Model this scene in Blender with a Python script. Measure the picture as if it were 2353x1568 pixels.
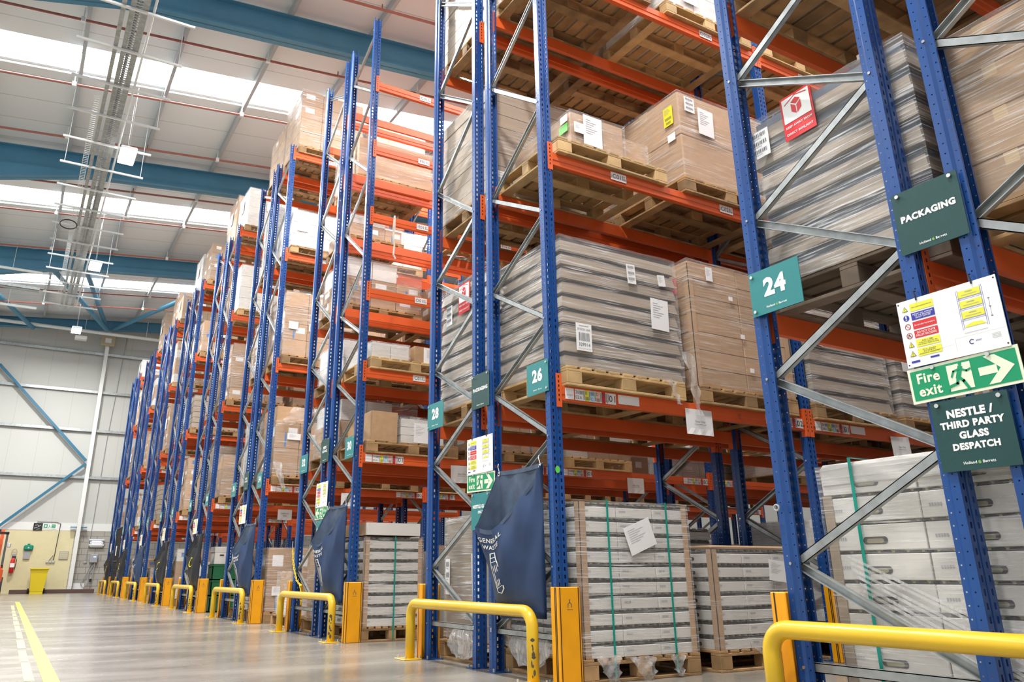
import bpy, math, random
from mathutils import Vector, Matrix, noise
rnd = random.Random(7)
for o in list(bpy.data.objects): bpy.data.objects.remove(o, do_unlink=True)
SC = bpy.context.scene
COL = SC.collection

# ------------------------------------------------------------------ camera
def make_camera():
    cd = bpy.data.cameras.new('camera'); cam = bpy.data.objects.new('camera', cd); COL.objects.link(cam)
    yaw, pit, rol = math.radians(-29.7226), math.radians(19.111), math.radians(-0.1429)
    f = Vector((-math.sin(yaw)*math.cos(pit), math.cos(yaw)*math.cos(pit), math.sin(pit)))
    r = Vector((math.cos(yaw), math.sin(yaw), 0)); u = r.cross(f)
    r2 = r*math.cos(rol)+u*math.sin(rol); u2 = -r*math.sin(rol)+u*math.cos(rol)
    m = Matrix((r2, u2, -f)).transposed().to_4x4(); m.translation = (-3.268, 0, 0.7)
    cam.matrix_world = m
    cd.sensor_width = 36; cd.sensor_fit = 'HORIZONTAL'; cd.lens = 1790.857/2353*36
    cd.shift_x = 83.69/2353; cd.shift_y = -86.98/2353
    cd.clip_start = 0.05; cd.clip_end = 300
    SC.camera = cam
make_camera()

# ------------------------------------------------------------------ soft fill light added through the unbuilt sides of the hall, exposure
W = bpy.data.worlds.new('hall_fill'); SC.world = W; W.use_nodes = True
bg = W.node_tree.nodes['Background']
bg.inputs[0].default_value = (0.95, 0.97, 1.0, 1); bg.inputs[1].default_value = 0.55
SC.view_settings.view_transform = 'Standard'; SC.view_settings.look = 'None'
SC.view_settings.exposure = 0.55; SC.view_settings.gamma = 1.0; SC.view_settings.use_curve_mapping = False
LAMP_W = 360.0      # watts of each high bay lamp
SKY_E = 8.0         # brightness of the rooflight sheets
SC.cycles.max_bounces = 7; SC.cycles.diffuse_bounces = 4; SC.cycles.glossy_bounces = 3
SC.cycles.transparent_max_bounces = 12; SC.cycles.caustics_reflective = False; SC.cycles.caustics_refractive = False
SC.cycles.sample_clamp_indirect = 6.0

# ------------------------------------------------------------------ materials
def nd(nt, t, **k):
    n = nt.nodes.new(t)
    for a, b in k.items(): setattr(n, a, b)
    return n
MATS = {}
def mat(name, col, rough=.5, metal=0., nscale=0., namt=0., stretch=(1,1,1), bump=0., rand=0., col2=None, coat=0., spec=None):
    m = bpy.data.materials.new(name); m.use_nodes = True; nt = m.node_tree; b = nt.nodes['Principled BSDF']
    L = nt.links.new
    b.inputs['Base Color'].default_value = (*col, 1); b.inputs['Roughness'].default_value = rough; b.inputs['Metallic'].default_value = metal
    if coat: b.inputs['Coat Weight'].default_value = coat
    if spec is not None: b.inputs['Specular IOR Level'].default_value = spec
    out = None
    if nscale:
        tc = nd(nt, 'ShaderNodeTexCoord'); mp = nd(nt, 'ShaderNodeMapping'); mp.inputs['Scale'].default_value = stretch
        L(tc.outputs['Object'], mp.inputs[0])
        oi = nd(nt, 'ShaderNodeObjectInfo'); va = nd(nt, 'ShaderNodeVectorMath', operation='ADD')
        sc = nd(nt, 'ShaderNodeMath', operation='MULTIPLY'); sc.inputs[1].default_value = 37.0
        L(oi.outputs['Random'], sc.inputs[0]); L(mp.outputs[0], va.inputs[0]); L(sc.outputs[0], va.inputs[1])
        nz = nd(nt, 'ShaderNodeTexNoise'); nz.inputs['Scale'].default_value = nscale; nz.inputs['Detail'].default_value = 5
        L(va.outputs[0], nz.inputs['Vector'])
        rp = nd(nt, 'ShaderNodeMapRange'); rp.inputs[1].default_value = .3; rp.inputs[2].default_value = .7
        L(nz.outputs[0], rp.inputs[0])
        mx = nd(nt, 'ShaderNodeMix', data_type='RGBA')
        c2 = col2 or tuple(c*(1-namt) for c in col)
        mx.inputs[6].default_value = (*col, 1); mx.inputs[7].default_value = (*c2, 1)
        L(rp.outputs[0], mx.inputs[0]); out = mx.outputs[2]
        if bump:
            bp = nd(nt, 'ShaderNodeBump'); bp.inputs['Strength'].default_value = bump; bp.inputs['Distance'].default_value = .01
            L(nz.outputs[0], bp.inputs['Height']); L(bp.outputs[0], b.inputs['Normal'])
    if rand:
        oi2 = nd(nt, 'ShaderNodeObjectInfo'); hv = nd(nt, 'ShaderNodeHueSaturation')
        mr = nd(nt, 'ShaderNodeMapRange'); mr.inputs[3].default_value = 1-rand; mr.inputs[4].default_value = 1+rand
        L(oi2.outputs['Random'], mr.inputs[0]); L(mr.outputs[0], hv.inputs['Value'])
        if out: L(out, hv.inputs['Color'])
        else: hv.inputs['Color'].default_value = (*col, 1)
        out = hv.outputs[0]
    if out: L(out, b.inputs['Base Color'])
    MATS[name] = m; return m
def emit(name, col, s):
    m = bpy.data.materials.new(name); m.use_nodes = True; nt = m.node_tree; nt.nodes.remove(nt.nodes['Principled BSDF'])
    e = nd(nt, 'ShaderNodeEmission'); e.inputs[0].default_value = (*col, 1); e.inputs[1].default_value = s
    nt.links.new(e.outputs[0], nt.nodes['Material Output'].inputs[0]); MATS[name] = m; return m
mat('blue', (.011, .073, .285), .3, 0, 3, .18, rand=.05)
mat('orange', (.80, .125, .024), .42, 0, 3, .15, rand=.05)
mat('galv', (.46, .49, .49), .36, .6, 14, .35)
mat('purlin', (.42, .45, .47), .5)
mat('galv_white', (.80, .84, .83), .45, .2)
mat('steel', (.75, .75, .73), .3, .9)
mat('yellow_tube', (.83, .53, .018), .3, 0, 2.2, .12, coat=.3)
mat('yellow_guard', (.93, .40, .003), .45, 0, 6, .12)
mat('black', (.012, .012, .014), .5)
mat('scuff', (.10, .085, .05), .7, 0, 30, .5)
mat('card', (.50, .315, .175), .7, 0, 5, .14, rand=.14)
mat('card_dull', (.43, .33, .23), .55, 0, 4, .15, stretch=(.4,.4,5), rand=.12)
mat('card_grey', (.40, .325, .25), .35, 0, 5, .25, stretch=(.3,.3,9), rand=.08)
mat('card_white', (.74, .72, .68), .6, 0, 3, .08, rand=.06)
mat('tape', (.55, .38, .2), .3)
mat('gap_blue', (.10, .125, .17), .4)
mat('tape_blue', (.06, .20, .50), .4)
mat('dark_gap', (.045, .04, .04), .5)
mat('jar', (.045, .04, .028), .25, 0, 30, .6)
mat('lid', (.30, .27, .17), .35)
mat('wood', (.47, .285, .13), .75, 0, 7, .45, rand=.34)
mat('wood_new', (.63, .42, .195), .75, 0, 7, .3, rand=.22)
mat('wood_old', (.20, .15, .11), .8, 0, 7, .35, rand=.15)
mat('wood_green', (.16, .33, .13), .75, 0, 7, .3)
mat('strap_green', (.0, .30, .23), .35)
mat('paper', (.86, .86, .86), .6)
mat('print', (.10, .10, .11), .7)
mat('print_grey', (.38, .38, .40), .7)
mat('sign_dark', (.009, .062, .060), .42, 0, 60, .1)
mat('sign_teal', (.022, .23, .24), .42, 0, 60, .08)
mat('sign_white', (.88, .89, .88), .4)
mat('leaf_green', (.18, .42, .09), .5)
mat('safety_green', (.0, .30, .125), .4)
mat('glow_white', (.80, .87, .66), .5)
mat('haz_yellow', (.80, .78, .06), .5)
mat('haz_blue', (.03, .035, .36), .5)
mat('haz_red', (.66, .025, .03), .5)
mat('pale_blue', (.45, .70, .85), .5)
mat('pale_pink', (.85, .55, .45), .5)
mat('label_green', (.13, .62, .08), .5)
mat('label_yellow', (.85, .78, .03), .5)
mat('bag_navy', (.020, .050, .135), .6, 0, 5, .35, bump=.1)
mat('bag_black', (.016, .017, .022), .55, 0, 5, .3, bump=.1)
mat('bag_inner', (.065, .10, .17), .7, 0, 9, .45)
mat('bag_print', (.75, .75, .70), .6)
mat('bag_print_yellow', (.75, .65, .03), .6)
mat('beam_blue', (.075, .27, .43), .45, 0, 1.2, .18)
mat('brace_blue', (.02, .15, .26), .45)
mat('pipe_red', (.36, .13, .10), .4)
mat('wall_grey', (.66, .67, .64), .6, 0, 1.5, .05)
mat('wall_cream', (.72, .65, .40), .7, 0, 5, .06)
mat('white_paint', (.78, .79, .77), .5)
mat('bin_yellow', (.80, .62, .02), .45)
mat('fe_red', (.60, .02, .02), .35)
mat('aid_green', (.0, .24, .15), .4)
mat('grey_plastic', (.35, .36, .38), .5)
mat('kerb', (.11, .06, .05), .6)
mat('forklift_orange', (.75, .14, .05), .4)
mat('rubber', (.02, .02, .02), .8)
mat('crate_green', (.01, .13, .05), .5)
mat('beige', (.50, .42, .28), .6)
mat('chain_yellow', (.85, .60, .02), .4)
mat('rope', (.72, .68, .58), .8)
emit('lamp_on', (1, .99, .97), 45); emit('sky_sheet', (1, 1, 1), SKY_E); emit('uv', (.35, .25, 1), 6); emit('led_blue', (.1, .3, 1), 8)

def film_mat(name, lo, hi, rough, stretch):
    m = bpy.data.materials.new(name); m.use_nodes = True; nt = m.node_tree; L = nt.links.new
    b = nt.nodes['Principled BSDF']; b.inputs['Base Color'].default_value = (.78, .78, .78, 1); b.inputs['Roughness'].default_value = rough
    b.inputs['Specular IOR Level'].default_value = .9
    tr = nd(nt, 'ShaderNodeBsdfTransparent'); mx = nd(nt, 'ShaderNodeMixShader')
    tc = nd(nt, 'ShaderNodeTexCoord'); oi = nd(nt, 'ShaderNodeObjectInfo')
    sc = nd(nt, 'ShaderNodeMath', operation='MULTIPLY'); sc.inputs[1].default_value = 51.0; L(oi.outputs['Random'], sc.inputs[0])
    def nz(stretch, scale, det):
        mp = nd(nt, 'ShaderNodeMapping'); mp.inputs['Scale'].default_value = stretch; mp.inputs['Rotation'].default_value = (.06, .05, 0)
        va = nd(nt, 'ShaderNodeVectorMath', operation='ADD'); n = nd(nt, 'ShaderNodeTexNoise'); n.inputs['Scale'].default_value = scale; n.inputs['Detail'].default_value = det
        L(tc.outputs['Object'], mp.inputs[0]); L(mp.outputs[0], va.inputs[0]); L(sc.outputs[0], va.inputs[1]); L(va.outputs[0], n.inputs['Vector']); return n.outputs[0]
    streak = nz(stretch, 3, 3); patch = nz((1, 1, 2), 2.2, 4)
    r1 = nd(nt, 'ShaderNodeMapRange'); r1.inputs[1].default_value = .50; r1.inputs[2].default_value = .70; L(streak, r1.inputs[0])
    r2 = nd(nt, 'ShaderNodeMapRange'); r2.inputs[1].default_value = .36; r2.inputs[2].default_value = .60; L(patch, r2.inputs[0])
    mu = nd(nt, 'ShaderNodeMath', operation='MULTIPLY'); L(r1.outputs[0], mu.inputs[0]); L(r2.outputs[0], mu.inputs[1])
    mr = nd(nt, 'ShaderNodeMapRange'); mr.inputs[3].default_value = lo; mr.inputs[4].default_value = hi
    L(mu.outputs[0], mr.inputs[0]); L(mr.outputs[0], mx.inputs[0]); L(tr.outputs[0], mx.inputs[1]); L(b.outputs[0], mx.inputs[2])
    bp = nd(nt, 'ShaderNodeBump'); bp.inputs['Strength'].default_value = .4; bp.inputs['Distance'].default_value = .012
    L(streak, bp.inputs['Height']); L(bp.outputs[0], b.inputs['Normal'])
    L(mx.outputs[0], nt.nodes['Material Output'].inputs[0]); MATS[name] = m
film_mat('film', .09, .8, .16, (1, 1, 40))
film_mat('film_thick', .12, .95, .14, (1, 1, 34))
film_mat('film_tail', .3, .95, .2, (9, 9, 3))

def floor_mat():
    m = mat('concrete', (.40, .37, .325), .28); nt = m.node_tree; L = nt.links.new; b = nt.nodes['Principled BSDF']
    tc = nd(nt, 'ShaderNodeTexCoord')
    mp = nd(nt, 'ShaderNodeMapping'); mp.inputs['Scale'].default_value = (.5, 1.6, 1); L(tc.outputs['Object'], mp.inputs[0])
    n1 = nd(nt, 'ShaderNodeTexNoise'); n1.inputs['Scale'].default_value = .9; n1.inputs['Detail'].default_value = 9; L(mp.outputs[0], n1.inputs['Vector'])
    cr = nd(nt, 'ShaderNodeValToRGB'); cr.color_ramp.elements[0].color = (.19, .172, .142, 1); cr.color_ramp.elements[1].color = (.34, .312, .265, 1)
    cr.color_ramp.elements[0].position = .32; cr.color_ramp.elements[1].position = .66
    L(n1.outputs[0], cr.inputs[0]); L(cr.outputs[0], b.inputs['Base Color'])
    n2 = nd(nt, 'ShaderNodeTexNoise'); n2.inputs['Scale'].default_value = 2.5; n2.inputs['Detail'].default_value = 8; L(mp.outputs[0], n2.inputs['Vector'])
    mr = nd(nt, 'ShaderNodeMapRange'); mr.inputs[3].default_value = .10; mr.inputs[4].default_value = .36; L(n2.outputs[0], mr.inputs[0]); L(mr.outputs[0], b.inputs['Roughness'])
floor_mat()
def seam_mat(name, col, axis, step, dark):
    m = mat(name, col, .6); nt = m.node_tree; L = nt.links.new; b = nt.nodes['Principled BSDF']
    tc = nd(nt, 'ShaderNodeTexCoord'); sp = nd(nt, 'ShaderNodeSeparateXYZ'); L(tc.outputs['Object'], sp.inputs[0])
    dv = nd(nt, 'ShaderNodeMath', operation='DIVIDE'); dv.inputs[1].default_value = step; L(sp.outputs[axis], dv.inputs[0])
    fr = nd(nt, 'ShaderNodeMath', operation='FRACT'); L(dv.outputs[0], fr.inputs[0])
    lt = nd(nt, 'ShaderNodeMath', operation='LESS_THAN'); lt.inputs[1].default_value = .02/step; L(fr.outputs[0], lt.inputs[0])
    mx = nd(nt, 'ShaderNodeMix', data_type='RGBA'); mx.inputs[6].default_value = (*col, 1); mx.inputs[7].default_value = (*[c*dark for c in col], 1)
    L(lt.outputs[0], mx.inputs[0]); L(mx.outputs[2], b.inputs['Base Color'])
seam_mat('roof_sheet', (.80, .84, .86), 1, 1.0, .62)
seam_mat('clad', (.56, .57, .535), 0, 1.0, .85)
def block_mat():
    m = mat('grey_block', (.42, .40, .35), .8); nt = m.node_tree; L = nt.links.new; b = nt.nodes['Principled BSDF']
    tc = nd(nt, 'ShaderNodeTexCoord'); sp = nd(nt, 'ShaderNodeSeparateXYZ'); cb = nd(nt, 'ShaderNodeCombineXYZ')
    L(tc.outputs['Object'], sp.inputs[0]); L(sp.outputs[0], cb.inputs[0]); L(sp.outputs[2], cb.inputs[1])
    br = nd(nt, 'ShaderNodeTexBrick'); br.inputs['Scale'].default_value = 1; br.inputs['Brick Width'].default_value = .5; br.inputs['Row Height'].default_value = .24
    br.inputs['Mortar Size'].default_value = .009; br.inputs['Color1'].default_value = (.45, .42, .37, 1); br.inputs['Color2'].default_value = (.38, .36, .32, 1); br.inputs['Mortar'].default_value = (.17, .16, .14, 1)
    L(cb.outputs[0], br.inputs['Vector']); L(br.outputs[0], b.inputs['Base Color'])
block_mat()

# ------------------------------------------------------------------ mesh helpers
class MB:
    def __init__(s): s.v = []; s.f = []; s.mi = []; s.mats = []
    def m(s, name):
        if name not in s.mats: s.mats.append(name)
        return s.mats.index(name)
    def add(s, vs, fs, mname):
        k = len(s.v); i = s.m(mname); s.v += [tuple(v) for v in vs]
        for f in fs: s.f.append(tuple(a+k for a in f)); s.mi.append(i)
        return s
    def box(s, x0, y0, z0, x1, y1, z1, mname, ch=0.):
        if ch:
            c = min(ch, abs(x1-x0)*.45, abs(y1-y0)*.45, abs(z1-z0)*.45); vs = []; 
            for (z, e) in ((z0, c), (z0+c, 0), (z1-c, 0), (z1, c)):
                a0, a1, b0, b1 = x0+e, x1-e, y0+e, y1-e
                vs += [(a0+c*(e==0), b0, z), (a1-c*(e==0), b0, z), (a1, b0+c*(e==0), z), (a1, b1-c*(e==0), z), (a1-c*(e==0), b1, z), (a0+c*(e==0), b1, z), (a0, b1-c*(e==0), z), (a0, b0+c*(e==0), z)]
            fs = [tuple(reversed(range(8))), tuple(range(24, 32))]
            for r in range(3):
                for i in range(8): fs.append((r*8+i, r*8+(i+1) % 8, r*8+8+(i+1) % 8, r*8+8+i))
            return s.add(vs, fs, mname)
        vs = [(x0,y0,z0),(x1,y0,z0),(x1,y1,z0),(x0,y1,z0),(x0,y0,z1),(x1,y0,z1),(x1,y1,z1),(x0,y1,z1)]
        return s.add(vs, [(3,2,1,0),(4,5,6,7),(0,1,5,4),(1,2,6,5),(2,3,7,6),(3,0,4,7)], mname)
    def bar(s, p, q, w, h, mname, up=(0,0,1)):
        p, q = Vector(p), Vector(q); d = (q-p).normalized(); a = d.cross(Vector(up))
        if a.length < 1e-4: a = d.cross(Vector((1,0,0)))
        a.normalize(); b = a.cross(d).normalized(); vs = []
        for c in (p, q):
            for (i, j) in ((-1,-1),(1,-1),(1,1),(-1,1)): vs.append(c+a*i*w/2+b*j*h/2)
        return s.add(vs, [(0,1,2,3),(7,6,5,4),(0,4,5,1),(1,5,6,2),(2,6,7,3),(3,7,4,0)], mname)
    def tube(s, pts, r, mname, n=10, caps=True):
        pts = [Vector(p) for p in pts]; rings = []; prev = None
        for i, p in enumerate(pts):
            d = (pts[min(i+1, len(pts)-1)]-pts[max(i-1, 0)]).normalized()
            if prev is None:
                a = d.cross(Vector((0,0,1)));
                if a.length < 1e-3: a = d.cross(Vector((1,0,0)))
            else: a = prev-d*prev.dot(d)
            a.normalize(); prev = a; b = d.cross(a); rr = r[i] if isinstance(r, (list, tuple)) else r
            rings.append([p+a*math.cos(t)*rr+b*math.sin(t)*rr for t in [2*math.pi*k/n for k in range(n)]])
        vs = [v for R in rings for v in R]; fs = []
        for i in range(len(pts)-1):
            for k in range(n): fs.append((i*n+k, i*n+(k+1) % n, (i+1)*n+(k+1) % n, (i+1)*n+k))
        if caps: fs += [tuple(reversed(range(n))), tuple(range((len(pts)-1)*n, len(pts)*n))]
        return s.add(vs, fs, mname)
    def cyl(s, p, q, r, mname, n=12): return s.tube([p, q], r, mname, n)
    def poly(s, fr, pts, mname, off=0.):
        return s.add([fr.p(a, b, off) for a, b in pts], [tuple(range(len(pts)))], mname)
    def rect(s, fr, a0, b0, a1, b1, mname, off=0.): return s.poly(fr, [(a0,b0),(a1,b0),(a1,b1),(a0,b1)], mname, off)
    def slab(s, fr, a0, b0, a1, b1, t, mname):
        vs = [fr.p(a, b, n) for n in (0, t) for a, b in ((a0,b0),(a1,b0),(a1,b1),(a0,b1))]
        return s.add(vs, [(3,2,1,0),(4,5,6,7),(0,1,5,4),(1,2,6,5),(2,3,7,6),(3,0,4,7)], mname)
    def text(s, fr, txt, a, b, mname, w=None, h=None, bold=0., off=0., fn=None):
        vs, fs, (x0, y0, x1, y1) = text_geo(txt, bold)
        k = (w/(x1-x0)) if w else (h/(y1-y0)); ky = k
        if w and h: ky = h/(y1-y0)
        cx, cy = (x0+x1)/2, (y0+y1)/2
        g = fn or (lambda p, q: fr.p(p, q, off))
        return s.add([g(a+(x-cx)*k, b+(y-cy)*ky) for x, y in vs], fs, mname)
    def line(s, fr, pts, w, mname, off=0., fn=None, closed=False):
        g = fn or (lambda p, q: fr.p(p, q, off)); P = list(pts)+([pts[0]] if closed else [])
        for (a, b), (c, d) in zip(P, P[1:]):
            l = math.hypot(c-a, d-b) or 1; nx, ny = -(d-b)/l*w/2, (c-a)/l*w/2; ex, ey = (c-a)/l*w*.4, (d-b)/l*w*.4
            s.add([g(a+nx-ex, b+ny-ey), g(a-nx-ex, b-ny-ey), g(c-nx+ex, d-ny+ey), g(c+nx+ex, d+ny+ey)], [(0,1,2,3)], mname)
        return s
    def mesh(s, name, smooth=False):
        me = bpy.data.meshes.new(name); me.from_pydata(s.v, [], s.f)
        for x in s.mats: me.materials.append(MATS[x])
        me.polygons.foreach_set('material_index', s.mi)
        if smooth: me.polygons.foreach_set('use_smooth', [True]*len(s.f))
        me.update(); return me
    def build(s, name, parent=None, smooth=False, loc=(0,0,0), rotz=0.):
        return ob(name, s.mesh(name, smooth), parent, loc, rotz)
class Fr:
    """a flat frame: origin, right and up; n points at whoever reads it"""
    def __init__(s, o, r, u): s.o, s.r, s.u = Vector(o), Vector(r).normalized(), Vector(u).normalized(); s.n = s.r.cross(s.u)
    def p(s, a, b, off=0.): return s.o+s.r*a+s.u*b+s.n*off
TXT = {}
def text_geo(txt, bold):
    key = (txt, bold)
    if key not in TXT:
        cu = bpy.data.curves.new('lettering', 'FONT'); cu.body = txt; cu.resolution_u = 3; cu.align_x = 'CENTER'; cu.offset = bold; cu.space_line = .95
        if bold: cu.space_character = 1.1
        o = bpy.data.objects.new('lettering', cu); COL.objects.link(o)
        dg = bpy.context.evaluated_depsgraph_get(); me = bpy.data.meshes.new_from_object(o.evaluated_get(dg))
        vs = [(v.co.x, v.co.y) for v in me.vertices]; fs = [tuple(p.vertices) for p in me.polygons]
        bpy.data.objects.remove(o); bpy.data.curves.remove(cu); bpy.data.meshes.remove(me)
        xs = [v[0] for v in vs]; ys = [v[1] for v in vs]
        TXT[key] = (vs, fs, (min(xs), min(ys), max(xs), max(ys)))
    return TXT[key]
def ob(name, me, parent=None, loc=(0,0,0), rotz=0., scale=None):
    o = bpy.data.objects.new(name, me); COL.objects.link(o); o.location = loc; o.rotation_euler = (0, 0, rotz)
    if scale: o.scale = scale
    if parent: o.parent = parent
    return o
LABELS = set()
def tag(o, label, cat, group=None, kind=None):
    o['label'] = label; o['category'] = cat
    if group: o['group'] = group
    if kind: o['kind'] = kind
    LABELS.add(label); return o
def thing(name, label, cat, loc=(0,0,0), rotz=0., group=None):
    o = bpy.data.objects.new(name, None); o.empty_display_size = .1; COL.objects.link(o); o.location = loc; o.rotation_euler = (0, 0, rotz)
    return tag(o, label, cat, group)
def struct(o, label=None):
    o['kind'] = 'structure'
    if label: o['label'] = label
    return o
def NX(y, z): return Fr((0, y, z), (0,-1,0), (0,0,1))          # frame read by someone looking along +X
PP = 3.92; FD, FC, FB, FA = .706, 1.611, 1.811, 2.716          # rack pitch and the four upright faces of a double rack
NK = 9
# lettering is meshed first, while the scene is still small
WARM = {0.0: ['A', 'B', 'C', 'D', 'E', 'STOCK LINE', '329914', 'DO NOT\nSTACK', 'Glass Only', 'DISPATCH', 'AREA', 'Fire\nexit', '02', '04', '06']+['%d' % n for n in range(22, 58, 4)]+['%d-%02d-01' % (n, j) for n in range(22, 58, 4) for j in (2, 4, 6)],
    .01: ['01', '02', 'stor', 'Always inspect equipment before use', 'REPORT ALL DAMAGE\nTO THE RACKING\nSAFETY OFFICER', 'Do not alter the structure', 'DO NOT CLIMB\nPALLET RACKING', 'Refer to SEMA\nCode of Practice for the\nUse of Static Pallet Racking', 'If in doubt\nALWAYS\ncontact supplier']+[c+n for c in 'CDEFG' for n in ('01', '02')],
    .02: ['KEEP AWAY FROM', 'DIRECT SUNLIGHT', 'Holland', 'Barrett', 'GENERAL', 'WASTE'], .03: ['Fire\nexit'], .05: ['%d' % n for n in range(24, 58, 2)],
    .055: ['PACKAGING', 'NPD /', 'CO-PACK', 'NESTLE /', 'THIRD PARTY', 'GLASS', 'DESPATCH', 'NESTLE GLASS', 'ONLY']}
for bold, words_ in WARM.items():
    for w_ in words_: text_geo(w_, bold)
# ================================================================== the hall
def roof_z(x): return 11.264+.1*x
XL, XR, YB, YW = -9.5, 15.0, -2.0, 36.5
def hall():
    m = MB(); m.box(-16, -8, -.2, XR, YW+.3, 0, 'concrete'); struct(m.build('floor'))
    # roof sheets between the rooflights; rooflights as panes
    lights = [(-6.4, -5.4), (.95, 1.95), (8.35, 9.3), (15.55, 16.5), (22.95, 24.0), (30.4, 31.3)]
    ys = [-8]+[v for p in lights for v in p]+[YW+.3]
    m = MB()
    for a, b in zip(ys[0::2], ys[1::2]):
        z0, z1 = roof_z(-16), roof_z(XR)
        m.add([(-16,a,z0),(XR,a,z1),(XR,b,z1),(-16,b,z0),(-16,a,z0+.12),(XR,a,z1+.12),(XR,b,z1+.12),(-16,b,z0+.12)], [(3,2,1,0),(4,5,6,7),(0,1,5,4),(1,2,6,5),(2,3,7,6),(3,0,4,7)], 'roof_sheet')
    struct(m.build('ceiling'))
    for i, (a, b) in enumerate(lights):
        z0, z1 = roof_z(-16)+.05, roof_z(XR)+.05
        w = MB().add([(-16,a,z0),(XR,a,z1),(XR,b,z1),(-16,b,z0)], [(3,2,1,0)], 'sky_sheet').build('window_%d' % (i+1))
        struct(w, 'glowing translucent rooflight strip across the pitched roof')
        f = MB()
        f.bar((-16, b+.12, roof_z(-16)-.03), (XR, b+.12, roof_z(XR)-.03), .07, .05, 'galv_white'); f.build('window_sill', w)
    # purlins (along the aisle) and rafters (across it)
    n = 1
    m = MB(); x = -3.6-1.72*7
    while x < XR:
        z = roof_z(x); m.box(x-.012, -8, z-.19, x+.012, YW, z-.005, 'purlin'); m.box(x-.012, -8, z-.2, x+.06, YW, z-.19, 'purlin'); x += 1.72
    struct(m.build('trim_1'), 'galvanised roof purlins under the roof sheets')
    for k, y in enumerate((-2.0, 5.42, 12.83, 20.1, 27.35, 35.5)):
        m = MB(); h = .40 if y > 35 else .58
        def sec(x0, x1, d0, d1):
            t0, t1 = roof_z(x0)-.2, roof_z(x1)-.2
            for (ya, yb, za, zb) in ((-.012, .012, 0, 1), (-.13, .13, 0, .02), (-.13, .13, .98, 1)):
                A0, B0, A1, B1 = t0-d0*za, t0-d0*zb, t1-d1*za, t1-d1*zb
                vs = [(x0,y+ya,A0),(x1,y+ya,A1),(x1,y+yb,A1),(x0,y+yb,A0),(x0,y+ya,B0-.002),(x1,y+ya,B1-.002),(x1,y+yb,B1-.002),(x0,y+yb,B0-.002)]
                m.add(vs, [(0,1,2,3),(7,6,5,4),(4,5,1,0),(5,6,2,1),(6,7,3,2),(7,4,0,3)], 'beam_blue')
        sec(-3.0, XR, h, h)
        if y < 35: sec(-9.4, -3.0, h+1.05, h)
        else: sec(-9.4, -3.0, h, h)
        struct(m.build('trim_%d' % (k+2)), 'blue steel roof rafter with haunch')
    # far wall: cladding above, cream and grey blockwork below
    m = MB(); m.box(-16, YW, 2.63, XR, YW+.2, 11.9, 'clad'); m.box(-16, YW-.03, 2.35, XR, YW+.2, 2.64, 'white_paint')
    m.box(-16, YW-.02, 0, -1.1, YW+.2, 2.36, 'wall_cream'); m.box(-1.1, YW-.02, 0, XR, YW+.2, 2.36, 'grey_block'); struct(m.build('wall_back'))
    m = MB(); m.box(XR, -8, 0, XR+.2, YW, 13, 'clad'); struct(m.build('wall_right'))
    for i, z in enumerate((9.71, 8.04, 6.40, 4.47)):
        m = MB(); m.box(-12, YW-.14, z-.05, XR, YW-.002, z+.05, 'galv', .0); m.box(-12, YW-.15, z-.06, XR, YW-.12, z-.045, 'galv'); struct(m.build('trim_%d' % (8+i)), 'galvanised cladding rail along the far wall')
    m = MB(); m.box(-1.07, YW-.36, 0, -.93, YW-.34, 11.15, 'white_paint'); m.box(-1.07, YW-.17, 0, -.93, YW-.15, 11.15, 'white_paint'); m.box(-1.01, YW-.35, 0, -.99, YW-.15, 11.15, 'white_paint')
    m.box(-1.3, YW-.3, 2.47, -.7, YW-.1, 2.5, 'brace_blue')
    struct(m.build('trim_12'), 'white steel column against the far wall')
    m = MB()
    for p, q in (((-4.83, 8.77), (-1.12, 5.12)), ((-1.12, 5.0), (-3.8, 2.45)), ((-4.83, 8.77), (-8.5, 5.1))): m.bar((p[0], YW-.25, p[1]), (q[0], YW-.25, q[1]), .1, .1, 'brace_blue')
    struct(m.build('trim_13'), 'blue diagonal wind bracing on the far wall')
    m = MB()
    for p, q in (((-.9, 35.3, 10.6), (1.9, 28.2, 10.85)), ((-1.2, 35.3, 10.6), (-2.55, 28.2, 10.6)), ((-3.9, 35.3, 10.2), (-6.2, 28.2, 10.3)), ((-3.6, 27.4, 10.2), (-1.2, 34.9, 10.4))):
        m.tube([p, q], .085, 'beam_blue', 12)
    struct(m.build('trim_14'), 'blue tubular roof bracing near the far wall')
    # floor markings
    m = MB(); m.box(-2.925, -2, 0, -2.825, 25.2, .003, 'haz_yellow'); struct(m.build('trim_15'), 'yellow painted line on the floor')
    m = MB(); y = -2
    while y < 22: m.box(-3.045+.01*rnd.random(), y, 0, -2.97-.01*rnd.random(), y+1.1+rnd.random()*.3, .002, 'worn_line'); y += 1.45
    struct(m.build('trim_16'), 'worn yellow floor line beside the fresh one')
mat('worn_line', (.52, .49, .20), .5, 0, 9, .3, col2=(.36, .34, .24))
hall()

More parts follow.
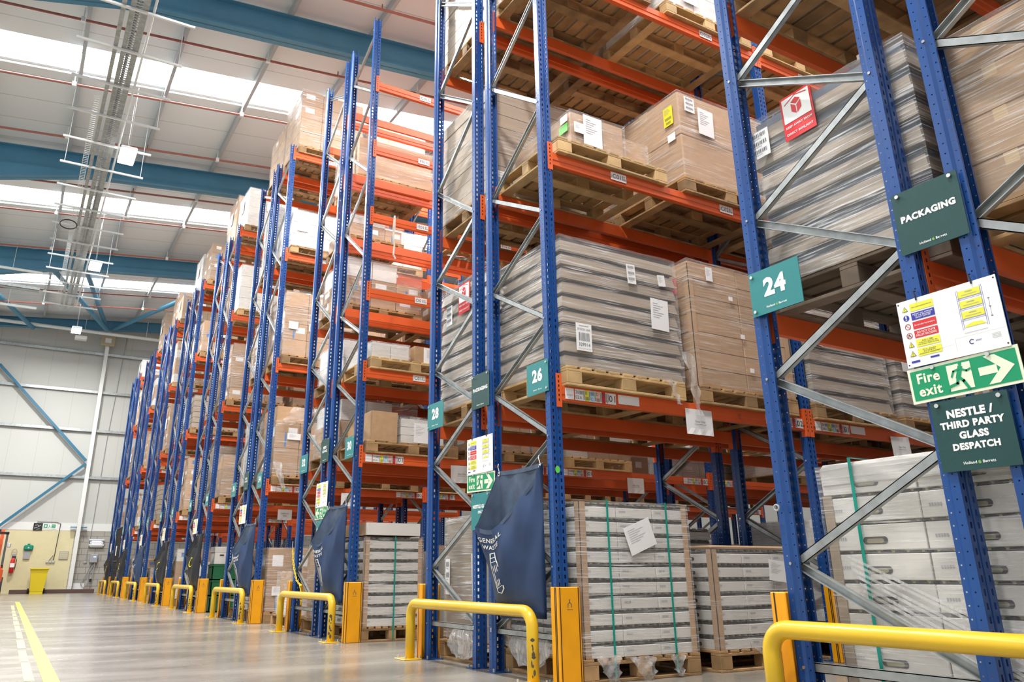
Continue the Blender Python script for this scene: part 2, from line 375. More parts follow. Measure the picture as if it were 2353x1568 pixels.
# ------------------------------------------------------------------ services under the roof
def services():
    lit = 0
    for i, (y, d) in enumerate(((11.6, .42), (14.05, .42), (16.25, .5), (18.8, .42), (21.45, .42), (23.35, .5), (26.5, .42), (30.0, .7), (32.0, .6))):
        m = MB(); x0, x1 = -15.0, XR-.2
        m.cyl((x0, y, roof_z(x0)-d), (x1, y, roof_z(x1)-d), .028, 'pipe_red', 8)
        t = m.build('sprinkler_pipe')
        nm = ['nearest the camera end of the roof', 'just before the first big rooflight strip', 'just past the first big rooflight strip', 'between the rooflight and second blue rafter', 'just beyond the second blue rafter', 'just past the second big rooflight strip', 'just before the third blue rafter', 'hung lower under the third rooflight strip', 'nearest the far wall'][i]
        tag(t, 'red sprinkler pipe under the roof, '+nm, 'pipe', 'sprinkler pipes under the roof')
        for xx in (-3.6, -.16, 3.28, 6.72):
            m = MB(); m.cyl((xx-.06, y, roof_z(xx)-d), (xx-.06, y, roof_z(xx)-.15), .012, 'galv_white', 6); m.box(xx-.10, y-.035, roof_z(xx)-d-.05, xx-.02, y+.035, roof_z(xx)-d+.05, 'galv_white'); m.build('pipe_hanger', t)
        for xx in (-1.9, 1.3, 4.5):
            MB().cyl((xx, y, roof_z(xx)-d), (xx, y, roof_z(xx)-d+.12), .014, 'pipe_red', 6).build('sprinkler_head', t)
    z = 9.42
    y = 6.95; n = 0; places = []
    while y < 29.5:
        m = MB(); m.box(-3.69, y-.02, z-.02, -1.96, y+.02, z+.02, 'galv_white'); t = m.build('support_bar')
        n += 1
        tag(t, 'white support bar under the cable trays, number %d counted from the near end' % n, 'support bar', 'support bars under the cable trays')
        for xx in (-3.6, -2.02):
            if n % 2 == 0: MB().cyl((xx, y, z), (xx, y, roof_z(xx)-.15), .007, 'galv_white', 6).build('hanger_rod', t)
        y += 1.22
    m = MB(); m.box(-3.11, 4, z+.022, -3.04, 29.6, z+.09, 'galv'); T = tag(m.build('cable_trunking'), 'long galvanised cable trunking running to the far wall', 'cable trunking')
    m = MB()
    for xx in (-2.97, -2.71): m.box(xx-.008, 4, z+.023, xx+.008, 29.4, z+.1, 'galv')
    m.box(-2.965, 4, z+.024, -2.90, 29.4, z+.03, 'galv'); m.box(-2.80, 4, z+.024, -2.715, 29.4, z+.03, 'galv'); yy = 4.0
    while yy < 29.4: m.box(-2.97, yy, z+.0225, -2.71, yy+.03, z+.03, 'galv'); yy += .075
    t = m.build('cable_basket'); tag(t, 'wide perforated cable tray full of grey cables beside the trunking', 'cable tray')
    m = MB()
    for q in range(5): m.tube([(-2.93+.045*q+.012*math.sin(3*q+k*.8), 4+k*1.6, z+.045+.02*(q % 2)) for k in range(16)], .016, 'grey_plastic', 6)
    m.build('cable', t)
    m = MB()
    for xx in (-3.25, -3.15): m.box(xx-.006, 14.9, z+.03, xx+.006, 28.6, z+.06, 'galv_white')
    yy = 14.9
    while yy < 28.6: m.cyl((-3.25, yy, z+.045), (-3.15, yy, z+.045), .005, 'galv_white', 5); yy += .085
    tag(m.build('cable_ladder'), 'narrow white wire cable ladder left of the trunking', 'cable ladder')
    m = MB(); m.cyl((-2.62, 4, z+.06), (-2.62, 29, z+.06), .022, 'galv_white', 8); tag(m.build('conduit'), 'white conduit along the right side of the cable trays', 'conduit')
    m = MB(); m.tube([(-3.3+.2*math.cos(a), 21.2+.32*math.sin(a)+.01*a, z-.15+.003*a) for a in [k*.42 for k in range(32)]], .012, 'black', 6); m.build('cable_coil', T)
    # galvanised trays and pipes turning off to the left by the far wall
    for i, (y, zz, x0, nm) in enumerate(((26.9, 9.75, -6.4, 'topmost'), (27.6, 9.35, -8.0, 'second from the top'), (28.2, 8.95, -8.0, 'third from the top'), (29.3, 9.9, -8.0, 'lowest and nearest the wall'))):
        m = MB()
        if i == 1:
            m.box(x0, y-.12, zz, -3.78, y-.1, zz+.1, 'galv'); m.box(x0, y+.1, zz, -3.78, y+.12, zz+.1, 'galv'); m.box(x0, y-.12, zz, -3.78, y+.12, zz+.01, 'galv')
        else: m.cyl((x0, y, zz), (-3.78, y, zz), .045, 'galv_white', 8)
        for xx in (-7, -4.6):
            if xx > x0: m.cyl((xx, y, zz), (xx, y, roof_z(xx)-.1), .007, 'galv_white', 5)
        tag(m.build('branch_tray'), 'galvanised branch tray turning left off the cable trays, '+nm, 'cable tray', 'branch trays near the far wall')
    m = MB(); m.cyl((-9, 35.3, 10.35), (9, 35.3, 10.35), .07, 'galv_white', 10)
    for xx in (-6, -2, .4): m.cyl((xx, 35.3, 10.3), (xx, 35.3, roof_z(xx)-.2), .01, 'galv_white', 5)
    tag(m.build('wall_pipe'), 'long pale pipe across the top of the far wall', 'pipe')
    m = MB(); m.box(-2.92, 14.78, 9.535, -2.78, 14.98, 9.70, 'white_paint', .03); tag(m.build('junction_box'), 'white junction box on the cable tray under the first rooflight', 'junction box')
    m = MB(); m.box(-2.35, 34.6, 9.8, -1.9, 34.9, 9.95, 'white_paint', .02); tag(m.build('roof_unit'), 'small white box hanging near the top of the far wall', 'roof unit')
services()
def lamp(x, y, z, label, dim=1.0):
    t = thing('high_bay_lamp', label, 'lamp', (x, y, z), 0, 'high bay lamps')
    MB().box(-.17, -.37, .012, .17, .37, .09, 'galv_white', .02).build('housing', t)
    MB().box(-.155, -.35, 0, .155, .35, .014, 'lamp_on').build('diffuser', t)
    m = MB(); top = roof_z(x)-.15-z
    for yy in (-.3, .3): m.cyl((0, yy, .09), (0, yy, top), .006, 'steel', 5)
    m.build('hanger', t)
    ld = bpy.data.lights.new('lamp_light', 'AREA'); ld.shape = 'RECTANGLE'; ld.size = .31; ld.size_y = .7; ld.energy = LAMP_W*dim; ld.color = (1, .98, .95)
    lo = bpy.data.objects.new('lamp_light', ld); COL.objects.link(lo); lo.parent = t; lo.location = (0, 0, -.01)
for i, y in enumerate((2.0, 9.4, 16.8, 24.2, 31.6)):
    lamp(-2.42, y, 9.29, 'bright white high bay lamp beside the cable trays, %s' % ['above the camera', 'just over the top of the picture', 'the larger glowing one', 'the smaller glowing one', 'by the far wall'][i])
for i in range(4):  # lamps added over the rack aisles to brighten the aisle faces
    lamp(3.2, FA+PP*i+.955, 10.0, 'high bay lamp over the aisle beside rack %d' % (26+4*i), .45)

# ================================================================== pallet racking
HT = 8.1
def upright_mesh():
    m = MB(); P = .05; n = int(HT/P)
    # profile pieces: face y=0 (x 0..0.1) with a groove, sides x=0 and x=0.1 back to y=.042, jog in to y=.075, lip
    def strip(fr, a0, a1, holes=None):
        if not holes: m.rect(fr, a0, 0, a1, HT, 'blue'); return
        hw, hh, oct_ = holes; c = (a0+a1)/2; vs = []; fs = []
        for i in range(n):
            z0, z1 = i*P, (i+1)*P; zc = z0+P/2; k = len(vs)
            vs += [(a0,z0),(a1,z0),(a1,z1),(a0,z1)]
            if not oct_ :
                e = hw*.3
                vs += [(c-hw,zc-hh+e),(c-hw+e,zc-hh),(c+hw-e,zc-hh),(c+hw,zc-hh+e),(c+hw,zc+hh-e),(c+hw-e,zc+hh),(c-hw+e,zc+hh),(c-hw,zc+hh-e)]
            else:
                vs += [(c+hw*math.cos(t), zc+hw*math.sin(t)) for t in [math.pi*(1.125+.25*q) for q in range(8)]]
            o = k+4
            fs += [(k,k+1,o+2,o+1),(k+1,o+3,o+2),(k+1,k+2,o+4,o+3),(k+2,o+5,o+4),(k+2,k+3,o+6,o+5),(k+3,o+7,o+6),(k+3,k,o+0,o+7),(k,o+1,o+0)]
        m.add([fr.p(a, b) for a, b in vs], fs, 'blue')
    F = Fr((0,0,0), (1,0,0), (0,0,1))
    strip(F, 0, .008); strip(F, .008, .040, (.0065, .0125, False)); strip(F, .060, .092, (.0065, .0125, False)); strip(F, .092, .1)
    g0 = Fr((.040,0,0), (.35,.9,0), (0,0,1)); strip(g0, 0, .0085); g1 = Fr((.057,.0077,0), (.35,-.9,0), (0,0,1)); strip(g1, 0, .0085); strip(Fr((.043,.0077,0), (1,0,0), (0,0,1)), 0, .014)
    for x, sx in ((0, 1), (.1, -1)):
        S_ = Fr((x,0,0), (0,1,0), (0,0,1)); strip(S_, 0, .006); strip(S_, .006, .038, (.0035, .0035, True))
        d = Vector((sx*.012, .012, 0)); strip(Fr((x,.038,0), d, (0,0,1)), 0, d.length)
        S2 = Fr((x+sx*.012,.05,0), (0,1,0), (0,0,1)); strip(S2, 0, .026, (.0035, .0035, True))
        strip(Fr((x+sx*.012,.076,0), (sx,0,0), (0,0,1)), 0, .012)
    return m.mesh('upright')
def foot_mesh():
    m = MB(); m.box(-.025, .017, 0, .125, .12, .006, 'blue')
    for x, y in ((-.013, .09), (.113, .09)): m.cyl((x, y, .006), (x, y, .03), .009, 'galv', 6)
    return m.mesh('foot_plate')
def beam_mesh(L):
    m = MB(); prof = [(0,-.045),(-0,.012),(.0,.065),(.02,.065)] 
    # local: y=0 front face, y grows into the rack, z=0 top
    pts = [(0,0),(0,-.062),(.006,-.068),(.006,-.108),(.012,-.112),(.048,-.112),(.048,0)]
    vs = [(x, y, z) for x in (0, L) for y, z in pts]; n = len(pts); fs = [(i, (i+1) % n, n+(i+1) % n, n+i) for i in range(n)]+[tuple(reversed(range(n))), tuple(range(n, 2*n))]
    return m.add(vs, fs, 'orange').mesh('beam')
def conn_mesh():
    m = MB()   # left end: plate over half the upright face, leg along the upright side
    m.box(-.046, -.004, -.165, .0, 0, .09, 'orange'); m.box(-.001, -.004, -.165, .003, .05, .09, 'orange')
    for z in (.055, .02, -.015, -.05, -.085, -.12):
        m.box(-.028, -.0048, z, -.018, -.0039, z+.018, 'black')
    return m.mesh('beam_connector')
def conn_mesh_r():
    m = MB(); m.box(.0, -.004, -.165, .046, 0, .09, 'orange'); m.box(-.003, -.004, -.165, .001, .05, .09, 'orange')
    for z in (.055, .02, -.015, -.05, -.085, -.12): m.box(.018, -.0048, z, .028, -.0039, z+.018, 'black')
    return m.mesh('beam_connector')
ZJ = [.30, .74, 1.19, 1.645, 2.10, 2.545, 3.0, 3.455, 3.91, 4.47, 5.1, 5.68, 6.3, 6.91, 7.5, 7.9]
UP, FOOT, BEAM, CL, CR = upright_mesh(), foot_mesh(), beam_mesh(2.7), conn_mesh(), conn_mesh_r()
def brace_mesh(p, q, flip=False):
    m = MB(); p, q = Vector(p), Vector(q); d = (q-p).normalized(); s = Vector((1,0,0)); u = s.cross(d)
    # C channel: web towards -x, two flanges
    for (a0, a1, b0, b1) in (((.011, .014) if flip else (-.014, -.011))+(-.021, .021), (-.014, .014, -.021, -.017), (-.014, .014, .017, .021)):
        vs = [c+s*a+u*b for c in (p, q) for a, b in ((a0,b0),(a1,b0),(a1,b1),(a0,b1))]
        m.add(vs, [(3,2,1,0),(4,5,6,7),(0,1,5,4),(1,2,6,5),(2,3,7,6),(3,0,4,7)], 'galv')
    for c in (p, q): m.cyl(c+d*.0+s*-.055, c+s*-.05, .008, 'steel', 6)
    return m.mesh('brace')
# outer upright = D or A (faces an aisle), inner = C or B; depth axis y' from the outer face (0) to the inner face (.905)
BRACES = []
for i in range(len(ZJ)-1):
    a, b = (.868 if i % 2 == 0 else .038), (.868 if (i+1) % 2 == 0 else .038)
    BRACES.append((a, ZJ[i], b, ZJ[i+1]))
BRACES.append((.038, .285, .868, .285))
BM = {1: [brace_mesh((.05, a, z), (.05, b, y), q % 2 == 0) for q, (a, z, b, y) in enumerate(BRACES)], -1: [brace_mesh((.05, .905-a, z), (.05, .905-b, y), q % 2 == 0) for q, (a, z, b, y) in enumerate(BRACES)]}
LV2 = (2.02, 3.99, 5.97, 7.95)
LV1 = (2.02, 3.03, 4.05, 5.08, 6.06, 7.06)
def rack_no(k, side): return (22 if side == 'CD' else 24)+4*k
def rack_label(k, side):
    n = rack_no(k, side)
    if n == 22: return 'blue and orange pallet rack at the right edge behind the packaging board'
    near = {24: 'nearest one, under the teal 24 sign', 26: 'its end under the teal 26 sign', 28: 'its end under the teal 28 sign', 30: 'with many empty orange beams, teal 30 sign', 32: 'its end under the teal 32 sign', 34: 'its end under the teal 34 sign', 36: 'its end under the teal 36 sign'}
    return 'blue and orange pallet rack, '+near.get(n, 'far down the row with number %d on its end' % n)
def levels(k): return LV1 if k == 2 else LV2
RACKS = {}
for k in range(NK):
    for side in ('CD', 'AB'):
        y0 = PP*k+(FD if side == 'CD' else FB); sg = 1 if side == 'CD' else -1
        nf = {0: 4, 1: 5, 2: 5, 3: 5}.get(k, 3)
        R = thing('pallet_rack', rack_label(k, side), 'pallet rack', (0, y0, 0), 0, 'pallet racks'); RACKS[k, side] = R
        for fi in range(nf):
            x = 2.8*fi
            for yy, rot in ((0, 0.), (.905, math.pi)):
                u = ob('upright', UP, R, (x+(.1 if rot else 0), yy, 0), rot); ob('foot_plate', FOOT, u)
            for me in BM[sg]: ob('brace', me, R, (x, 0, 0))
            if fi < nf-1:
                for z in levels(k):
                    for yy, rot in ((-.005, 0.), (.91, math.pi)):
                        b = ob('beam', BEAM, R, (x+(2.8 if rot else .1), yy, z), rot)
                        ob('beam_connector', CL, b); ob('beam_connector', CR, b, (2.7, 0, 0))
# ================================================================== pallets
def bm(*a): m = MB(); m.box(*a); return m
def pallet_parts(w):
    P = []
    for s in (-1, 1): P.append(('bottom_board', [(s*.55-.05, -.5, 0, s*.55+.05, .5, .02)]))
    for y in (-.45, 0, .45): P.append(('bottom_board', [(-.5, y-.05, .001, .5, y+.05, .02)]))
    for x in (-.53, 0, .53):
        for y in (-.45, 0, .45): P.append(('block', [(x-.07, y-.05, .02, x+.07, y+.05, .11)]))
    for y in (-.45, 0, .45): P.append(('stringer_board', [(-.6, y-.05, .11, .6, y+.05, .13)]))
    for i in range(9): P.append(('deck_board', [(-.6+.1375*i, -.5, .13, -.6+.1375*i+.1, .5, .15)]))
    return [(n, bm(*b[0], w, .003).mesh(n)) for n, b in P]
PAL = {w: pallet_parts(w) for w in ('wood', 'wood_new', 'wood_old', 'wood_green')}
def pallet_one(w):
    m = MB()
    for n, me in PAL[w]:
        m.add([v.co for v in me.vertices], [tuple(p.vertices) for p in me.polygons], w)
    return m.mesh('pallet')
PAL1 = {w: pallet_one(w) for w in ('wood', 'wood_new')}
LEVW = ['floor level', 'first beam level', 'second beam level', 'third beam level', 'fourth beam level', 'fifth beam level', 'top beam level']
POSW = ['outermost', 'second from aisle end', 'third in', 'fourth in', 'fifth in', 'sixth in', 'seventh in', 'eighth in']
def where(k, side, lev, pos):
    return '%s of rack %d, %s' % (LEVW[lev], rack_no(k, side), POSW[pos])
def pallet(loc, w, label, near, scale=None):
    wd = {'wood': 'wooden pallet', 'wood_new': 'fresh pale wooden pallet', 'wood_old': 'dark weathered wooden pallet', 'wood_green': 'green painted wooden pallet'}[w]
    if near:
        t = thing('wooden_pallet', wd+label, 'pallet', loc, 0, 'pallets in the racks')
        for n, me in PAL[w]: ob(n, me, t)
    else: t = tag(ob('wooden_pallet', PAL1[w], None, loc), wd+label, 'pallet', 'pallets in the racks')
    if scale: t.scale = scale
    t.rotation_euler[2] = rnd.uniform(-.006, .006)
    return t
# ================================================================== cartons, trays and wrapped loads
def carton_mesh(c, tape='tape', kind=0):
    m = MB(); m.box(-.5, -.5, 0, .5, .5, 1, c, .012); m.box(-.5005, -.06, .72, .5005, .06, 1.002, tape)
    if kind:
        m.box(-.5012, -.1 if kind == 1 else -.38, .45, -.4995, .28 if kind == 1 else -.05, .8, 'paper'); m.box(-.34 if kind == 1 else .02, -.5012, .42, .1 if kind == 1 else .40, -.4995, .78, 'paper')
    if kind == 2: m.box(-.12, -.5012, .05, -.04, -.4995, .6, 'tape_blue'); m.box(-.5012, .1, .05, -.4995, .18, .6, 'tape_blue')
    return m.mesh('carton')
CARTON = {c: carton_mesh(c, t) for c, t in (('card', 'tape'), ('card_white', 'paper'), ('card_grey', 'card_grey'), ('card_dull', 'tape'))}
CARTON_L = {c: [carton_mesh(c, t, 1), carton_mesh(c, t, 2)] for c, t in (('card', 'tape'), ('card_white', 'paper'))}
def film_mesh(seed, mname='film'):
    r = random.Random(seed); N, Mr = 40, 12; m = MB(); vs = []; fs = []
    per = []
    for i in range(N):
        t = i/N*4; e = int(t); q = (t-e)
        p = [(-.5+q, -.5), (.5, -.5+q), (.5-q, .5), (-.5, .5-q)][e]; per.append(p)
    for j in range(Mr+1):
        for i, (x, y) in enumerate(per):
            a = 1+.006*noise.noise(Vector((i*.9, j*1.7, seed*3.1)))+.008*noise.noise(Vector((i*.25, j*.6, seed*5.3)))
            vs.append((x*a, y*a, j/Mr+(.004*r.uniform(-1, 1) if 0 < j else .03*r.random())))
    for j in range(Mr):
        for i in range(N): fs.append((j*N+i, j*N+(i+1) % N, (j+1)*N+(i+1) % N, (j+1)*N+i))
    k = len(vs)
    for j in range(1, 4):
        for i, (x, y) in enumerate(per): vs.append((x*(1-j*.25), y*(1-j*.25), 1.0+.004*r.uniform(-1, 1)))
    b0 = Mr*N
    for j in range(3):
        o = b0 if j == 0 else k+(j-1)*N
        for i in range(N): fs.append((o+i, o+(i+1) % N, k+j*N+(i+1) % N, k+j*N+i))
    return m.add(vs, fs, mname).mesh('stretch_film')
FILM = [film_mesh(i) for i in range(3)]; FILM2 = [film_mesh(i+7, 'film_thick') for i in range(2)]
def film(root, w, d, h, thick=False, z0=.0):
    f = ob('stretch_film', rnd.choice(FILM2 if thick else FILM), root, (0, 0, z0), 0, (w+.022, d+.022, h+.012-z0)); return f
def faces(w, d):
    return {'front': Fr((0, -d/2-.02, 0), (1,0,0), (0,0,1)), 'left': Fr((-w/2-.02, 0, 0), (0,-1,0), (0,0,1)), 'back': Fr((0, d/2+.02, 0), (-1,0,0), (0,0,1)), 'top': Fr((0,0,0), (1,0,0), (0,1,0))}
def barcode(m, fr, a, b, w, h, off, seed=1):
    r = random.Random(seed); x = a
    while x < a+w: q = r.choice((.004, .007, .011))*w/.12; m.rect(fr, x, b, min(x+q*.6, a+w), b+h, 'print', off); x += q*1.3
def sheet(root, fr, a, b, w, h, kind='lines', tilt=0., name='label_sheet'):
    c, s = math.cos(tilt), math.sin(tilt)
    f2 = Fr(fr.p(a, b), fr.r*c+fr.u*s, fr.u*c-fr.r*s); m = MB(); o = .003
    col = {'sun': 'haz_red', 'red': 'haz_red', 'yellow': 'label_yellow', 'green': 'label_green'}.get(kind, 'paper')
    m.slab(f2, -w/2, -h/2, w/2, h/2, .0015, col)
    if kind == 'lines':
        for i in range(7): m.rect(f2, -w*.38, h*(.34-.075*i), w*(-.1+.4*((i*37) % 10)/10), h*(.355-.075*i), 'print_grey', o)
        m.text(f2, 'A', w*.0, h*.42, 'print_grey', h=h*.03, off=o)
    elif kind == 'stock':
        m.text(f2, 'STOCK LINE', 0, h*.28, 'print', w=w*.82, off=o); barcode(m, f2, -w*.34, -h*.14, w*.68, h*.3, o); m.text(f2, '329914', 0, -h*.27, 'print', w=w*.72, off=o)
        m.rect(f2, -w*.4, -h*.42, w*.4, -h*.41, 'print_grey', o); m.rect(f2, -w*.3, h*.4, w*.3, h*.42, 'print_grey', o)
    elif kind == 'bars':
        for q in (.28, -.02, -.32): barcode(m, f2, -w*.36, h*q, w*.72, h*.14, o, int(q*100)); m.rect(f2, -w*.3, h*(q-.06), w*.1, h*(q-.045), 'print_grey', o)
    elif kind == 'sun':
        m.rect(f2, -w*.44, -h*.12, w*.44, h*.45, 'sign_white', o)
        for p in ([(-.16, .30), (0, .38), (.16, .30), (0, .22)], [(-.16, .27), (-.015, .19), (-.015, .0), (-.16, .09)], [(.16, .27), (.015, .19), (.015, .0), (.16, .09)]): m.poly(f2, [(x*w, y*h) for x, y in p], 'haz_red', o*1.4)
        m.line(f2, [(-.36*w, .31*h), (.0, .44*h), (.36*w, .38*h)], .025*w, 'haz_red', o*1.4)
        m.text(f2, 'KEEP AWAY FROM', 0, -h*.22, 'sign_white', w=w*.84, bold=.02, off=o); m.text(f2, 'DIRECT SUNLIGHT', 0, -h*.38, 'sign_white', w=w*.84, bold=.02, off=o)
    elif kind == 'red':
        m.line(f2, [(.3*w*math.cos(t), .17*h+.3*w*math.sin(t)) for t in [i*math.pi/10 for i in range(20)]], .05*w, 'print', o, closed=True); m.line(f2, [(-.2*w, .17*h+.2*w), (.2*w, .17*h-.2*w)], .05*w, 'print', o)
        m.text(f2, 'DO NOT\nSTACK', 0, -h*.28, 'print', w=w*.7, off=o)
    elif kind in ('yellow', 'green'):
        for i in range(4): m.rect(f2, -w*.4, h*(.38-.08*i), w*.1*(i % 3+1), h*(.4-.08*i), 'print_grey', o)
        if kind == 'yellow': barcode(m, f2, -w*.35, -h*.2, w*.7, h*.15, o); barcode(m, f2, -w*.25, -h*.42, w*.5, h*.13, o, 4)
    return m.build(name, root)
def bundle(root, x, y, z, rx, ry, rz, seed):
    vs = []; fs = []; n, q = 28, 12
    for j in range(q+1):
        for i in range(n):
            a, b = 2*math.pi*i/n, math.pi*j/q; d = Vector((math.sin(b)*math.cos(a), math.sin(b)*math.sin(a), math.cos(b))); s = 1+.28*noise.noise(d*3.1+Vector((seed, 0, 0)))+.16*noise.noise(d*8+Vector((0, seed, 0)))
            vs.append((x+d.x*rx*s, y+d.y*ry*s, max(-.15, z+d.z*rz*s)))
    for j in range(q):
        for i in range(n): fs.append((j*n+i, j*n+(i+1) % n, (j+1)*n+(i+1) % n, (j+1)*n+i))
    return MB().add(vs, fs, 'film_tail').build('film_bundle', root)
def tail(root, pts, w, name='film_tail'):
    m = MB(); n = 14; vs = []; P = [Vector(p) for p in pts]
    for i in range(n):
        t = i/(n-1)*(len(P)-1); j = min(int(t), len(P)-2); c = P[j].lerp(P[j+1], t-j); ww = w*(1-.6*i/n)
        for q in range(5): vs.append(c+Vector((ww*(q/4-.5), .018*math.sin(q*2.3+i*1.1)-.01, .01*math.sin(q*3+i))))
    fs = [(i*5+q, i*5+q+1, i*5+q+6, i*5+q+5) for i in range(n-1) for q in range(4)]
    return m.add(vs, fs, 'film_tail').build(name, root, True)
def grid_cartons(root, w, d, h, nx, ny, nz, c, x0=0., y0=0., z0=0., gap=.006, drop=(), labels=0.):
    cw, cd, chh = w/nx, d/ny, h/nz
    for iz in range(nz):
        for ix in range(nx):
            for iy in range(ny):
                if 0 < ix < nx-1 and 0 < iy < ny-1 and iz < nz-1: continue
                if (ix, iy, iz) in drop: continue
                o = ob('carton', rnd.choice(CARTON_L[c]) if labels and c in CARTON_L and rnd.random() < labels else CARTON[c], root, (x0-w/2+cw*(ix+.5), y0-d/2+cd*(iy+.5), z0+chh*iz), 0, (cw-gap, cd-gap, chh-.003))
                o.rotation_euler[2] = rnd.uniform(-.008, .008)
def slab_load(root, w, d, h, n, c, inset=.03, gapf=.26, name='tray_layer', gm='dark_gap'):
    lh = h/n
    for i in range(n):
        m = MB(); g = lh*gapf
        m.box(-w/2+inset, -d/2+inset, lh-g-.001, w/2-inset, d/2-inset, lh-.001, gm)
        b = .014 if inset > .01 else 0; e = rnd.uniform(-.004, .004); t = lh-g
        vs = [(-w/2+e,-d/2,0),(w/2+e,-d/2,0),(w/2+e,d/2,0),(-w/2+e,d/2,0),(-w/2+b+e,-d/2+b,t),(w/2-b+e,-d/2+b,t),(w/2-b+e,d/2-b,t),(-w/2+b+e,d/2-b,t)]
        m.add(vs, [(3,2,1,0),(4,5,6,7),(0,1,5,4),(1,2,6,5),(2,3,7,6),(3,0,4,7)], c)
        m.build(name, root, False, (0, 0, lh*i))
JT = {}
def jar_tray(w, d, h, wall=.68):
    key = (round(w, 3), round(d, 3), round(h, 3), wall)
    if key in JT: return JT[key]
    m = MB(); t = h*wall; w2, d2 = w/2-.003, d/2-.003
    m.box(-w2, -d2, 0, w2, d2, t, 'card_white', .003); m.box(-w2+.012, -d2+.012, t, w2-.012, d2-.012, t+(h-t)*.72, 'jar')
    nx, ny = max(3, int(w/.062)), max(3, int(d/.062)); r = .021
    for i in range(nx):
        for j in range(ny):
            if 0 < i < nx-1 and 0 < j < ny-1: continue
            x, y = -w2+.03+i*(2*w2-.06)/(nx-1), -d2+.03+j*(2*d2-.06)/(ny-1)
            m.tube([(x, y, t-.001), (x, y, h-.012)], [r+.003, r], 'jar', 7, False); m.cyl((x, y, h-.012), (x, y, h-.001), r, 'lid', 7)
    for s in (-1, 1):      # hand hole at each end, pale jars glimpsed inside
        fr = Fr((s*(w2+.0005), 0, 0), (0, -1 if s < 0 else 1, 0), (0,0,1)); a, b = min(.06, d*.16), h*.13
        st = [(a*math.copysign(1, math.cos(q))*.75+b*math.cos(q), h*.33+b*math.sin(q)) for q in [math.pi*k/7+.01 for k in range(14)]]
        m.poly(fr, st, 'dark_gap', .001); m.poly(fr, [(x*.7, h*.33+(y-h*.33)*.6-.1*b) for x, y in st], 'lid', .002)
    for s, fr in ((0, Fr((0, -d2-.0005, 0), (1,0,0), (0,0,1))), (1, Fr((-w2-.0005, 0, 0), (0,-1,0), (0,0,1)))):
        L0 = -.42*(w if s == 0 else d)
        for q in range(5): m.rect(fr, L0+.012*q, h*.36, L0+.012*q+.008, h*.36+.014, 'print_grey', .001)
    JT[key] = m.mesh('jar_tray'); return JT[key]
def jar_load(root, w, d, h, nx, ny, nz, wall=.68):
    cw, cd, lh = w/nx, d/ny, h/nz; me = jar_tray(cw, cd, lh, wall)
    for iz in range(nz):
        for ix in range(nx):
            for iy in range(ny):
                if 0 < ix < nx-1 and 0 < iy < ny-1: continue
                ob('jar_tray', me, root, (-w/2+cw*(ix+.5)+rnd.uniform(-.003, .003), -d/2+cd*(iy+.5), lh*iz))
def corner_boards(root, w, d, h, c='card'):
    for sx in (-1, 1):
        for sy in (-1, 1):
            m = MB(); x, y = sx*(w/2+.004), sy*(d/2+.004)
            m.box(min(x, x-sx*.055), min(y, y-sy*.005), 0, max(x, x-sx*.055), max(y, y-sy*.005), h, c); m.box(min(x, x-sx*.005), min(y, y-sy*.055), 0, max(x, x-sx*.005), max(y, y-sy*.055), h, c); m.build('corner_board', root)
def strap(root, axis, at, w, d, h, z0=-.13, ww=.016):
    m = MB(); e = .018
    if axis == 'x':
        for y in (-d/2-e, d/2+e): m.box(at-ww/2, y-.001, z0, at+ww/2, y+.001, h+e, 'strap_green')
        m.box(at-ww/2, -d/2-e, h+e-.002, at+ww/2, d/2+e, h+e, 'strap_green')
    else:
        for x in (-w/2-e, w/2+e): m.box(x-.001, at-ww/2, z0, x+.001, at+ww/2, h+e, 'strap_green')
        m.box(-w/2-e, at-ww/2, h+e-.002, w/2+e, at+ww/2, h+e, 'strap_green')
    return m.build('strap', root)
USED = set()
